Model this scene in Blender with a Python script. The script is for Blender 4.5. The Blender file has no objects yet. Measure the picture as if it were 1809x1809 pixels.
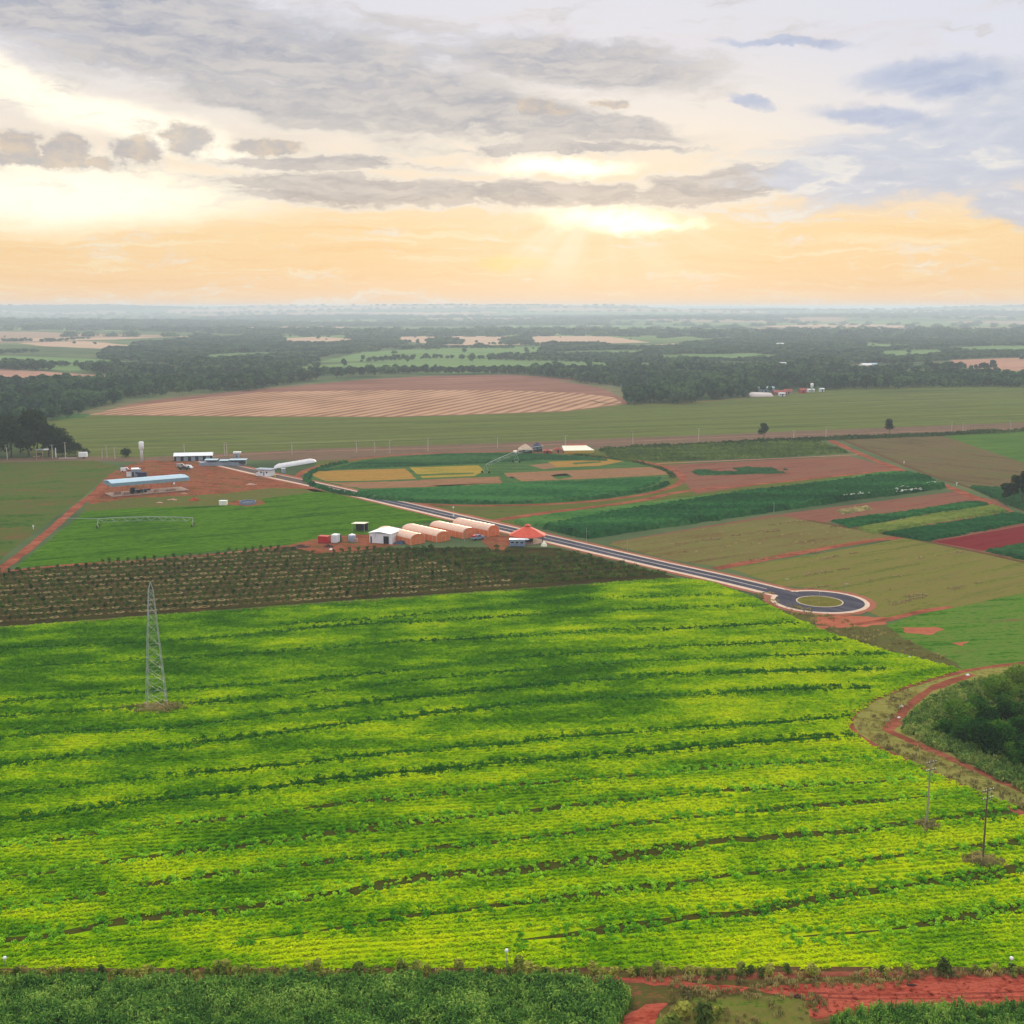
import bpy, bmesh, math, random
import numpy as np
from mathutils import Vector, Matrix

random.seed(11)
RNG = np.random.default_rng(11)
sc = bpy.context.scene
COL = sc.collection
R = math.radians

# ------------------------------------------------------------------ camera
CAM_H = 80.0
F_PX, C_PX = 2100.0, 904.5            # the photograph is 1809 px square
HORIZON_Y = 543.0
PITCH = math.atan((C_PX - HORIZON_Y) / F_PX)
cam_data = bpy.data.cameras.new('camera')
cam_data.sensor_fit = 'HORIZONTAL'
cam_data.angle = 2 * math.atan(C_PX / F_PX)
cam_data.clip_start = 0.5
cam_data.clip_end = 120000
cam = bpy.data.objects.new('camera', cam_data)
COL.objects.link(cam)
cam.location = (0, 0, CAM_H)
cam.rotation_euler = (math.pi / 2 - PITCH, 0, 0)
sc.camera = cam
sc.view_settings.view_transform = 'Standard'
sc.view_settings.look = 'None'
sc.view_settings.gamma = 1
sc.view_settings.exposure = 0.32
sc.view_settings.use_curve_mapping = False
sc.cycles.max_bounces = 4
sc.cycles.diffuse_bounces = 2
sc.cycles.glossy_bounces = 2
sc.cycles.transmission_bounces = 3
sc.cycles.transparent_max_bounces = 4
sc.cycles.volume_bounces = 2
sc.cycles.caustics_reflective = False
sc.cycles.caustics_refractive = False
sc.cycles.use_denoising = True
sc.cycles.sample_clamp_indirect = 4

SUN_AZ, SUN_EL = R(4.3), R(7.5)        # behind the clouds, a little right of straight ahead

# ------------------------------------------------------------------ node helper
def lin(v):
    v /= 255.0
    return v / 12.92 if v <= 0.04045 else ((v + 0.055) / 1.055) ** 2.4

def S(r, g, b, k=1.0):
    return (lin(r) * k, lin(g) * k, lin(b) * k, 1.0)

class NB:
    """small helper to write node trees as expressions"""
    def __init__(self, tree):
        self.t = tree; self.n = tree.nodes; self.l = tree.links
    def new(self, kind, **kw):
        nd = self.n.new(kind)
        for k, v in kw.items(): setattr(nd, k, v)
        return nd
    def put(self, sock, v):
        if isinstance(v, bpy.types.NodeSocket): self.l.new(v, sock)
        elif v is not None:
            if sock.type in ('RGBA',) and isinstance(v, (int, float)): v = (v, v, v, 1)
            if sock.type == 'VECTOR' and isinstance(v, (int, float)): v = (v, v, v)
            sock.default_value = v
    def m(self, op, a, b=None, c=None, clamp=False):
        nd = self.new('ShaderNodeMath', operation=op, use_clamp=clamp)
        for s, v in zip(nd.inputs, (a, b, c)): self.put(s, v)
        return nd.outputs[0]
    def v(self, op, a, b=None, c=None, out=0):
        nd = self.new('ShaderNodeVectorMath', operation=op)
        for s, x in zip(nd.inputs, (a, b, c)): self.put(s, x)
        return nd.outputs[out]
    def length(self, a): return self.v('LENGTH', a, out=1)
    def dot(self, a, b): return self.v('DOT_PRODUCT', a, b, out=1)
    def xyz(self, x=0, y=0, z=0):
        nd = self.new('ShaderNodeCombineXYZ')
        for s, v in zip(nd.inputs, (x, y, z)): self.put(s, v)
        return nd.outputs[0]
    def sep(self, a):
        nd = self.new('ShaderNodeSeparateXYZ'); self.put(nd.inputs[0], a); return nd.outputs
    def noise(self, vec, scale=1, detail=2, rough=0.5, out=0, dim='3D'):
        nd = self.new('ShaderNodeTexNoise', noise_dimensions=dim)
        self.put(nd.inputs['Vector'], vec); nd.inputs['Scale'].default_value = scale
        nd.inputs['Detail'].default_value = detail; nd.inputs['Roughness'].default_value = rough
        return nd.outputs[out]
    def ss(self, x, a, b, lo=0.0, hi=1.0):
        nd = self.new('ShaderNodeMapRange', interpolation_type='SMOOTHSTEP')
        for s, v in zip(nd.inputs, (x, a, b, lo, hi)): self.put(s, v)
        return nd.outputs[0]
    def mix(self, f, a, b, mode='MIX'):
        nd = self.new('ShaderNodeMix', data_type='RGBA', blend_type=mode)
        self.put(nd.inputs[0], f); self.put(nd.inputs[6], a); self.put(nd.inputs[7], b)
        return nd.outputs[2]
    def ramp(self, f, stops):
        nd = self.new('ShaderNodeValToRGB')
        cr = nd.color_ramp
        while len(cr.elements) < len(stops): cr.elements.new(0.5)
        for e, (p, c) in zip(cr.elements, stops): e.position = p; e.color = c
        self.put(nd.inputs[0], f); return nd.outputs[0]

# ------------------------------------------------------------------ world: evening sky with broken cloud
def px_dir(px, py):
    x = (px - C_PX) / F_PX; y = (C_PX - py) / F_PX
    cp, sp = math.cos(PITCH), math.sin(PITCH)
    d = Vector((x, cp + y * sp, y * cp - sp)); d.normalize(); return d
def azel(px, py):
    d = px_dir(px, py); return math.atan2(d.x, d.y), math.asin(d.z)

world = bpy.data.worlds.new('World'); sc.world = world; world.use_nodes = True
world.cycles.sampling_method = 'MANUAL'
world.cycles.sample_map_resolution = 512
nb = NB(world.node_tree); nb.n.clear()
wout = nb.new('ShaderNodeOutputWorld')
D = nb.new('ShaderNodeTexCoord').outputs['Generated']
dx, dy, dz = nb.sep(D)
EL = nb.m('ARCSINE', dz); AZ = nb.m('ARCTAN2', dx, dy)
sky = nb.new('ShaderNodeTexSky', sky_type='NISHITA')
sky.sun_disc = False; sky.sun_elevation = SUN_EL; sky.sun_rotation = SUN_AZ
sky.air_density = 1.0; sky.dust_density = 3.0; sky.ozone_density = 1.5; sky.altitude = 600
nish = nb.v('SCALE', sky.outputs[0]); nish.node.inputs['Scale'].default_value = 0.08
# cover: veil of high cloud, warm low down, lavender further up, everywhere round the horizon
def el01(e): return e / 0.9
veil_stops = [(0.0, S(252, 214, 174)), (el01(.030), S(253, 216, 166)), (el01(.062), S(254, 221, 170)), (el01(.095), S(253, 230, 200)),
              (el01(.14), S(247, 236, 222)), (el01(.20), S(229, 227, 233)), (el01(.30), S(224, 228, 240)), (1.0, (1.58, 1.55, 1.50, 1))]
elf = nb.m('DIVIDE', EL, 0.9, clamp=True)
veil = nb.ramp(elf, veil_stops)
# away from the sun the low sky is greyer
caz = nb.m('COSINE', AZ)
away = nb.ss(caz, 0.75, -0.6)
veil = nb.mix(nb.m('MULTIPLY', away, 0.6), veil, S(205, 208, 222))
# --- wide soft clouds of the whole dome (projected on a cloud layer)
inv = nb.m('DIVIDE', 1.0, nb.m('ADD', nb.m('MAXIMUM', dz, 0.0), 0.12))
Pl = nb.v('MULTIPLY', D, nb.xyz(inv, inv, 0))
n_wide = nb.noise(Pl, 1.3, 4, 0.55)
cov_wide = nb.ss(n_wide, 0.42, 0.66)
far_cloud = nb.mix(nb.m('MULTIPLY', cov_wide, 0.7), veil, S(192, 199, 214))
bg_wide = nb.new('ShaderNodeBackground')
nb.put(bg_wide.inputs[0], nb.mix(0.98, nish, far_cloud)); nb.put(bg_wide.inputs[1], nb.ss(EL, .22, .7, .79, 1.0))

# --- the quarter round the sun, with its cloud banks
A = nb.xyz(AZ, EL, 0)
w1 = nb.v('MULTIPLY', nb.v('SUBTRACT', nb.noise(nb.v('MULTIPLY', A, (9, 26, 1)), 1, 3, 0.55, out=1), (.5, .5, .5)), (.07, .022, 0))
w2 = nb.v('MULTIPLY', nb.v('SUBTRACT', nb.noise(nb.v('MULTIPLY', A, (60, 110, 1)), 1, 3, 0.6, out=1), (.5, .5, .5)), (.016, .010, 0))
AW = nb.v('ADD', nb.v('ADD', A, w1), w2)
w3 = nb.v('MULTIPLY', nb.v('SUBTRACT', nb.noise(nb.v('MULTIPLY', A, (34, 52, 1)), 1, 5, 0.62, out=1), (.5, .5, .5)), (.042, .022, 0))
AS = nb.v('ADD', A, w3)                                   # billowing edges only
billow = nb.noise(nb.v('MULTIPLY', AS, (50, 80, 1)), 1, 4, 0.6)
brk = nb.noise(nb.v('MULTIPLY', AW, (15, 62, 1)), 1, 6, 0.68)
streak = nb.noise(nb.v('MULTIPLY', AW, (7, 42, 1)), 1, 5, 0.6)
fine = nb.noise(nb.v('MULTIPLY', AW, (26, 120, 1)), 1, 4, 0.6)
def ell(px, py, rx, ry, rot=0.0, vec=None, a=1.35, b=0.25):
    u, e = azel(px, py)
    mp = nb.new('ShaderNodeMapping', vector_type='TEXTURE')
    nb.put(mp.inputs[0], vec or AW)
    mp.inputs[1].default_value = (u, e, 0); mp.inputs[2].default_value = (0, 0, R(rot))
    mp.inputs[3].default_value = (rx / F_PX, ry / F_PX, 1)
    return nb.ss(nb.length(mp.outputs[0]), a, b)
def union(fs):
    o = fs[0]
    for f in fs[1:]: o = nb.m('MAXIMUM', o, f)
    return o
# cloud banks: px of their middle in the view from the camera's station, size, tilt
deck = union([ell(240, 45, 480, 95, -10), ell(620, 140, 420, 95, -12), ell(1000, 110, 330, 42, -6), ell(830, 215, 330, 46, -6), ell(480, 175, 260, 40, -10)])
mid = union([ell(640, 335, 300, 38, -3), ell(960, 342, 330, 30, 0), ell(1260, 325, 230, 36, 6), ell(900, 200, 200, 30, -4), ell(1080, 225, 140, 24, -8),
             ell(560, 285, 230, 18, 0), ell(1000, 262, 300, 10, 0)])
right = union([ell(1660, 280, 330, 88, 4), ell(1830, 170, 170, 70, 10), ell(1830, 375, 130, 40, -10), ell(1500, 300, 160, 50, 6)])
lens = union([ell(1630, 128, 130, 30, 2, AS), ell(1690, 150, 80, 22, 8, AS), ell(1545, 205, 125, 22, -6, AS), ell(1330, 180, 48, 13, -12, AS), ell(1380, 76, 120, 9, -4, AS)])
heap = union([ell(38, 258, 38, 34, 0, AS, 1.4, .35), ell(120, 266, 46, 36, 0, AS, 1.4, .35), ell(-40, 268, 60, 36, 0, AS, 1.4, .35), ell(235, 268, 55, 28, 0, AS, 1.4, .35), ell(335, 246, 50, 30, 0, AS, 1.35, .4),
              ell(478, 261, 84, 17, 0, AS, 1.4, .3), ell(1080, 185, 40, 12, -8, AS), ell(960, 190, 60, 14, -6, AS), ell(80, 285, 150, 14, 0, AS, 1.4, .3)])
st = nb.m('SUBTRACT', streak, 0.5)
fn = nb.m('SUBTRACT', fine, 0.5)
def cover(f, k, lo, hi, kf=0.5, kb=1.5):
    x = nb.m('MULTIPLY_ADD', st, k, f)
    x = nb.m('MULTIPLY_ADD', fn, kf, x)
    x = nb.m('MULTIPLY_ADD', nb.m('SUBTRACT', brk, .5), kb, x)
    return nb.ss(x, lo, hi)
c_deck = cover(deck, 1.1, .05, .85, .6, 1.8)
c_mid = cover(mid, 1.3, .10, .78, .8, 1.8)
c_right = cover(right, .8, .18, .75, .4, 1.2)
c_lens = cover(lens, .5, .1, 1.0, .4, .9)
c_heap = cover(heap, .2, .22, .85, .5, 1.1)
# thin streaky cirrus everywhere in this quarter
c_cirr = nb.m('MULTIPLY', nb.ss(streak, 0.48, 0.72), nb.ss(EL, .075, .13))
# openings where the sun stands behind the veil
glow_soft = ell(1060, 400, 380, 160, 0, A, 1.2, 0.0)
glow_l = union([ell(130, 345, 330, 62, 0, AW, 1.3, .3), ell(190, 205, 330, 34, -14, AW, 1.3, .3), ell(20, 150, 120, 30, -30, AW, 1.3, .3)])
glow_c = union([ell(1075, 386, 130, 24, -4, AS, 1.4, .1), ell(985, 296, 135, 17, 0, AS, 1.3, .2), ell(1130, 400, 110, 12, 0, AS, 1.3, .2)])
sk = veil
bluer = nb.m('MULTIPLY', nb.ss(AZ, 0.12, 0.42), nb.ss(EL, 0.06, 0.12))
sk = nb.mix(nb.m('MULTIPLY', bluer, 0.7), sk, S(222, 226, 240))
sk = nb.mix(nb.m('MULTIPLY', c_cirr, 0.45), sk, S(226, 214, 208))
# golden ripples low down
rip = nb.m('MULTIPLY', nb.ss(fine, .5, .75), nb.ss(EL, .10, .05))
sk = nb.mix(nb.m('MULTIPLY', rip, 0.45), sk, S(255, 236, 190))
band = nb.noise(nb.v('MULTIPLY', AW, (5, 150, 1)), 1, 4, .6)
low = nb.m('MULTIPLY', nb.ss(EL, .105, .06), nb.ss(EL, .004, .02))
sk = nb.mix(nb.m('MULTIPLY', nb.m('MULTIPLY', nb.ss(band, .50, .68), low), .30), sk, S(246, 196, 134))
sk = nb.mix(nb.m('MULTIPLY', nb.m('MULTIPLY', nb.ss(band, .46, .32), low), .5), sk, S(255, 240, 206))
gold = ell(905, 466, 70, 12, 0, AW, 1.4, .2)
sk = nb.mix(nb.m('MULTIPLY', gold, 0.6), sk, S(255, 220, 96))
sk = nb.mix(nb.m('MULTIPLY', glow_soft, 0.42), sk, S(255, 233, 200))
sk = nb.mix(glow_l, sk, (1.25, 1.14, 0.92, 1))
cl = nb.ramp(nb.m('DIVIDE', EL, 0.25, clamp=True), [(0, S(226, 186, 146)), (.22, S(210, 188, 172)), (.36, S(194, 187, 183)), (.6, S(190, 190, 194)), (.8, S(184, 187, 197)), (1, S(174, 181, 198))])
shade = nb.ss(nb.m('MULTIPLY_ADD', fine, .5, nb.m('MULTIPLY', brk, .5)), .36, .62)
cl = nb.mix(shade, nb.mix(1.0, cl, (.85, .86, .90, 1), 'MULTIPLY'), nb.mix(0.45, cl, S(240, 228, 214)))
sk = nb.mix(nb.m('MULTIPLY', c_deck, 0.94), sk, cl)
sk = nb.mix(nb.m('MULTIPLY', c_mid, 0.92), sk, cl)
sk = nb.mix(nb.m('MULTIPLY', c_right, 0.88), sk, nb.mix(nb.m('MULTIPLY_ADD', shade, .6, nb.ss(streak, .35, .65, 0, .4)), S(188, 197, 216), S(216, 219, 229)))
sk = nb.mix(nb.m('MULTIPLY', c_lens, 0.85), sk, nb.mix(shade, S(168, 181, 211), S(190, 200, 222)))
sk = nb.mix(nb.m('MULTIPLY', c_heap, 0.8), sk, nb.mix(nb.ss(billow, .35, .68), S(182, 179, 182), S(216, 199, 180)))
c_all = nb.m('MAXIMUM', nb.m('MAXIMUM', c_deck, c_mid), c_heap)
rim = nb.m('MULTIPLY', nb.m('MULTIPLY', c_all, nb.m('SUBTRACT', 1.0, c_all)), 2.2)
sk = nb.mix(nb.m('MULTIPLY', rim, nb.ss(EL, .20, .08)), sk, (1.02, .94, .80, 1))
sk = nb.mix(nb.m('MULTIPLY', glow_c, nb.m('SUBTRACT', 1.0, nb.m('MULTIPLY', c_mid, .55))), sk, (1.6, 1.42, 1.05, 1))
su, se = azel(1062, 372)
shx = nb.m('SUBTRACT', AZ, su); shy = nb.m('MAXIMUM', nb.m('SUBTRACT', se, EL), 0.004)
shaft = nb.noise(nb.xyz(nb.m('DIVIDE', shx, nb.m('ADD', shy, .02)), .3, 0), 1.7, 2, .5)
shaft_m = nb.m('MULTIPLY', nb.ss(shaft, .42, .66), nb.m('MULTIPLY', nb.ss(nb.m('ABSOLUTE', shx), .13, .03), nb.m('MULTIPLY', nb.ss(EL, 0.0, .05), nb.ss(EL, .082, .06))))
sk = nb.mix(nb.m('MULTIPLY', shaft_m, .6), sk, S(255, 243, 214))
bg_sun = nb.new('ShaderNodeBackground')
nb.put(bg_sun.inputs[0], nb.mix(0.98, nish, sk)); nb.put(bg_sun.inputs[1], nb.ss(EL, .22, .7, .79, 1.0))
sector = nb.m('MULTIPLY', nb.ss(nb.m('ABSOLUTE', AZ), .75, .5), nb.ss(EL, .42, .27))
mxs = nb.new('ShaderNodeMixShader')
nb.put(mxs.inputs[0], sector); nb.l.new(bg_wide.outputs[0], mxs.inputs[1]); nb.l.new(bg_sun.outputs[0], mxs.inputs[2])
nb.l.new(mxs.outputs[0], wout.inputs['Surface'])

# ------------------------------------------------------------------ sun, veiled by cloud
sl = bpy.data.lights.new('sun', 'SUN'); sl.energy = 3.2; sl.angle = R(10); sl.color = (1.0, 0.80, 0.55)
sun = bpy.data.objects.new('sun', sl); COL.objects.link(sun)
sd = Vector((math.sin(SUN_AZ) * math.cos(SUN_EL), math.cos(SUN_AZ) * math.cos(SUN_EL), math.sin(SUN_EL)))
sun.rotation_euler = (-sd).to_track_quat('-Z', 'Y').to_euler()
sun.location = (30, 60, 160)

# ------------------------------------------------------------------ numeric helpers
_perm = RNG.random((256, 256))
def vnoise(x, y):
    x = np.asarray(x, float); y = np.asarray(y, float)
    xi = np.floor(x).astype(int); yi = np.floor(y).astype(int)
    fx = x - xi; fy = y - yi
    fx = fx * fx * (3 - 2 * fx); fy = fy * fy * (3 - 2 * fy)
    g = lambda a, b: _perm[a & 255, b & 255]
    return (g(xi, yi) * (1 - fx) + g(xi + 1, yi) * fx) * (1 - fy) + (g(xi, yi + 1) * (1 - fx) + g(xi + 1, yi + 1) * fx) * fy
def fbm(x, y, o=4):
    s = 0; a = .5; t = 0
    for i in range(o):
        s = s + a * vnoise(np.asarray(x) * 2 ** i + 17.3 * i, np.asarray(y) * 2 ** i + 7.1 * i); t += a; a *= .5
    return s / t
def sstep(x, a, b):
    t = np.clip((np.asarray(x, float) - a) / (b - a), 0, 1); return t * t * (3 - 2 * t)

def terrain(x, y):
    """flat tableland near the camera, rolling country beyond, low ridges at the skyline"""
    r = np.hypot(x, y)
    roll = (fbm(x / 2600., y / 1500. + 3, 3) - .45) * 70 * sstep(r, 3300, 6500)
    ridge = (fbm(x / 3000. + 40, y / 2600., 3)) ** 1.3 * 185 * sstep(r, 8500, 12500)
    z = roll * (1 - .75 * sstep(r, 9000, 14000)) + ridge
    return np.clip(z, -4, 98)

def G(px, py, z=0.0):
    """ground point seen at a pixel of the photograph"""
    d = px_dir(px, py)
    if d.z > -0.0025: d.z = -0.0025
    t = (z - CAM_H) / d.z
    return Vector((d.x * t, d.y * t, z))
def to_px(x, y, z=0.0):
    cp, sp = math.cos(PITCH), math.sin(PITCH)
    zz = np.asarray(z, float) - CAM_H
    dep = y * cp - zz * sp; up = y * sp + zz * cp
    dep = np.where(dep > 1, dep, 1)
    return C_PX + F_PX * x / dep, C_PX - F_PX * up / dep
def in_poly(px, py, poly):
    px = np.asarray(px); py = np.asarray(py); ins = np.zeros(px.shape, bool)
    n = len(poly); j = n - 1
    for i in range(n):
        xi, yi = poly[i]; xj, yj = poly[j]
        c = ((yi > py) != (yj > py)) & (px < (xj - xi) * (py - yi) / ((yj - yi) or 1e-9) + xi)
        ins ^= c; j = i
    return ins
def seg_dist(X, Y, line):
    """distance of points to a world polyline"""
    d = np.full(X.shape, 1e9)
    for (x0, y0), (x1, y1) in zip(line[:-1], line[1:]):
        vx, vy = x1 - x0, y1 - y0; L = vx * vx + vy * vy + 1e-9
        t = np.clip(((X - x0) * vx + (Y - y0) * vy) / L, 0, 1)
        d = np.minimum(d, np.hypot(X - x0 - t * vx, Y - y0 - t * vy))
    return d

# ------------------------------------------------------------------ objects and meshes
def tag(o, label=None, cat=None, group=None, kind=None):
    if label: o['label'] = label
    if cat: o['category'] = cat
    if group: o['group'] = group
    if kind: o['kind'] = kind
    return o
def empty(name, loc=(0, 0, 0), rz=0.0):
    o = bpy.data.objects.new(name, None); COL.objects.link(o)
    o.location = loc; o.rotation_euler = (0, 0, rz); o.empty_display_size = 0.5
    return o
def mesh_obj(name, verts, faces, mat=None, parent=None, smooth=False):
    me = bpy.data.meshes.new(name)
    me.from_pydata([tuple(v) for v in verts], [], [tuple(f) for f in faces])
    if smooth: me.polygons.foreach_set('use_smooth', [True] * len(me.polygons))
    me.update()
    if mat: me.materials.append(mat)
    o = bpy.data.objects.new(name, me); COL.objects.link(o)
    if parent: o.parent = parent
    return o
def quad_mesh(name, V, mat):
    """V: (n,4,3) loose quads, fast"""
    n = len(V)
    me = bpy.data.meshes.new(name)
    me.vertices.add(n * 4); me.vertices.foreach_set('co', V.reshape(-1).astype(np.float32))
    me.loops.add(n * 4); me.loops.foreach_set('vertex_index', np.arange(n * 4, dtype=np.int32))
    me.polygons.add(n); me.polygons.foreach_set('loop_start', np.arange(0, n * 4, 4, dtype=np.int32))
    me.update(calc_edges=True); me.validate()
    if mat: me.materials.append(mat)
    return me

class MB:
    """collects boxes, bars, cylinders and prisms into one mesh"""
    def __init__(self): self.v = []; self.f = []
    def add(self, vs, fs):
        b = len(self.v); self.v += [tuple(x) for x in vs]; self.f += [tuple(b + i for i in f) for f in fs]; return self
    def box(self, x0, x1, y0, y1, z0, z1):
        v = [(x, y, z) for z in (z0, z1) for y in (y0, y1) for x in (x0, x1)]
        return self.add(v, [(0, 2, 3, 1), (4, 5, 7, 6), (0, 1, 5, 4), (2, 6, 7, 3), (0, 4, 6, 2), (1, 3, 7, 5)])
    def bar(self, a, b, r, n=4, r2=None):
        a = Vector(a); b = Vector(b); d = (b - a)
        if d.length < 1e-6: return self
        q = d.to_track_quat('Z', 'Y'); r2 = r if r2 is None else r2
        vs = []
        for p, rr in ((a, r), (b, r2)):
            for k in range(n):
                t = 2 * math.pi * (k + .5) / n
                vs.append(p + q @ Vector((rr * math.cos(t), rr * math.sin(t), 0)))
        fs = [(k, (k + 1) % n, n + (k + 1) % n, n + k) for k in range(n)] + [tuple(range(n - 1, -1, -1)), tuple(range(n, 2 * n))]
        return self.add(vs, fs)
    def lathe(self, prof, n=16, c=(0, 0, 0)):
        vs = []
        for r, z in prof:
            for k in range(n):
                t = 2 * math.pi * k / n; vs.append((c[0] + r * math.cos(t), c[1] + r * math.sin(t), c[2] + z))
        fs = []
        for i in range(len(prof) - 1):
            for k in range(n):
                fs.append((i * n + k, i * n + (k + 1) % n, (i + 1) * n + (k + 1) % n, (i + 1) * n + k))
        fs.append(tuple(range(n - 1, -1, -1))); fs.append(tuple((len(prof) - 1) * n + k for k in range(n)))
        return self.add(vs, fs)
    def prism(self, pts, y0, y1):
        """profile in x,z extruded along y"""
        n = len(pts)
        vs = [(x, y0, z) for x, z in pts] + [(x, y1, z) for x, z in pts]
        fs = [(k, (k + 1) % n, n + (k + 1) % n, n + k) for k in range(n)] + [tuple(range(n - 1, -1, -1)), tuple(range(n, 2 * n))]
        return self.add(vs, fs)
    def build(self, name, mat, parent=None, smooth=False):
        return mesh_obj(name, self.v, self.f, mat, parent, smooth)

def copy_tree(o, parent=None):
    c = o.copy(); COL.objects.link(c); c.parent = parent
    for k in o.keys():
        c[k] = o[k]
    for ch in list(o.children):
        copy_tree(ch, c)
    return c

# ------------------------------------------------------------------ materials
def new_mat(name):
    m = bpy.data.materials.new(name); m.use_nodes = True
    b = NB(m.node_tree); bs = b.n['Principled BSDF']; return m, b, bs
_flat = {}
def paint(name, col, rough=0.6, metal=0.0, var=0.12, scale=0.8, spec=0.3):
    """painted or plain surface with slight soiling"""
    if name in _flat: return _flat[name]
    m, b, bs = new_mat(name)
    P = b.new('ShaderNodeNewGeometry').outputs['Position']
    n = b.noise(P, scale, 4, .6)
    n2 = b.noise(b.v('MULTIPLY', P, (3, 3, .6)), 1.0, 3, .6)
    f = b.m('MULTIPLY_ADD', n2, .4, b.m('MULTIPLY', n, .6))
    dark = tuple(c * (1 - var * 2.2) for c in col[:3]) + (1,)
    lite = tuple(min(.95, c * (1 + var * .6)) for c in col[:3]) + (1,)
    b.put(bs.inputs['Base Color'], b.ramp(f, [(.3, dark), (.62, lite)]))
    bs.inputs['Roughness'].default_value = rough; bs.inputs['Metallic'].default_value = metal
    bs.inputs['Specular IOR Level'].default_value = spec
    _flat[name] = m; return m

def field_mat(name, stops, ang=0.0, big=(60, 18), small=(3.0, 1.2), rows=None, fine_k=.45, speck=None, patches=None, bump=0.0, wobble=2.0):
    """cropland or soil: colours from broad patches, fine texture and drill rows laid along a heading"""
    m, b, bs = new_mat(name)
    P = b.new('ShaderNodeNewGeometry').outputs['Position']
    ca, sa = math.cos(ang), math.sin(ang)
    u = b.dot(P, (ca, sa, 0)); w = b.dot(P, (-sa, ca, 0))
    pb = b.xyz(b.m('DIVIDE', u, big[0]), b.m('DIVIDE', w, big[1]), 0)
    ps = b.xyz(b.m('DIVIDE', u, small[0]), b.m('DIVIDE', w, small[1]), 0)
    n1 = b.noise(pb, 1, 4, .55); n2 = b.noise(ps, 1, 4, .65)
    f = b.m('MULTIPLY_ADD', b.m('SUBTRACT', n2, .5), fine_k * 2, n1)
    if rows:
        sp, k = rows
        wob = b.m('MULTIPLY', b.m('SUBTRACT', n1, .5), sp * wobble)
        s = b.m('SINE', b.m('MULTIPLY', b.m('ADD', w, wob), 2 * math.pi / sp))
        f = b.m('MULTIPLY_ADD', s, k, f)
    N = len(stops)
    col = b.ramp(f, [(.28 + .44 * i / max(1, N - 1), c) for i, c in enumerate(stops)])
    if patches:
        pc, ps_, lo, hi = patches
        pn = b.noise(b.v('ADD', pb, (31.7, 9.2, 0)), ps_, 4, .6)
        col = b.mix(b.ss(pn, lo, hi), col, pc)
    if speck:
        scol, ssc, th = speck
        sn = b.noise(b.xyz(b.m('DIVIDE', u, ssc * 3), b.m('DIVIDE', w, ssc), 3.3), 1, 2, .6)
        col = b.mix(b.ss(sn, th, th + .08), col, scol)
    b.put(bs.inputs['Base Color'], col)
    bs.inputs['Roughness'].default_value = 1.0; bs.inputs['Specular IOR Level'].default_value = 0.0
    if bump:
        bp = b.new('ShaderNodeBump'); bp.inputs['Strength'].default_value = 1.0; bp.inputs['Distance'].default_value = bump
        b.put(bp.inputs['Height'], n2); b.l.new(bp.outputs[0], bs.inputs['Normal'])
    return m

def leaf_mat(name, stops, sc1=.08, sc2=.9, trans=.35, stretch=1.0, per_object=.3, gain=1.7):
    """leaves: diffuse and see-through; the tone drifts over the stand and from plant to plant"""
    m = bpy.data.materials.new(name); m.use_nodes = True
    b = NB(m.node_tree); b.n.remove(b.n['Principled BSDF']); out = b.n['Material Output']
    P = b.new('ShaderNodeNewGeometry').outputs['Position']
    n1 = b.noise(b.v('MULTIPLY', P, (sc1 / stretch, sc1, 0)), 1, 3, .55)
    n2 = b.noise(P, sc2, 2, .6)
    rnd = b.new('ShaderNodeObjectInfo').outputs['Random']
    f = b.m('MULTIPLY_ADD', b.m('SUBTRACT', n2, .5), .7, n1)
    f = b.m('MULTIPLY_ADD', b.m('SUBTRACT', rnd, .5), per_object, f)
    N = len(stops)
    col = b.ramp(f, [(.25 + .5 * i / max(1, N - 1), tuple(min(.8, x * gain) for x in c[:3]) + (1,)) for i, c in enumerate(stops)])
    d = b.new('ShaderNodeBsdfDiffuse'); t = b.new('ShaderNodeBsdfTranslucent')
    b.put(d.inputs[0], col); b.put(t.inputs[0], b.mix(1.0, col, (1.25, 1.2, .6, 1), 'MULTIPLY'))
    mx = b.new('ShaderNodeMixShader'); mx.inputs[0].default_value = trans * .6
    b.l.new(d.outputs[0], mx.inputs[1]); b.l.new(t.outputs[0], mx.inputs[2]); b.l.new(mx.outputs[0], out.inputs[0])
    return m

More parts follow.
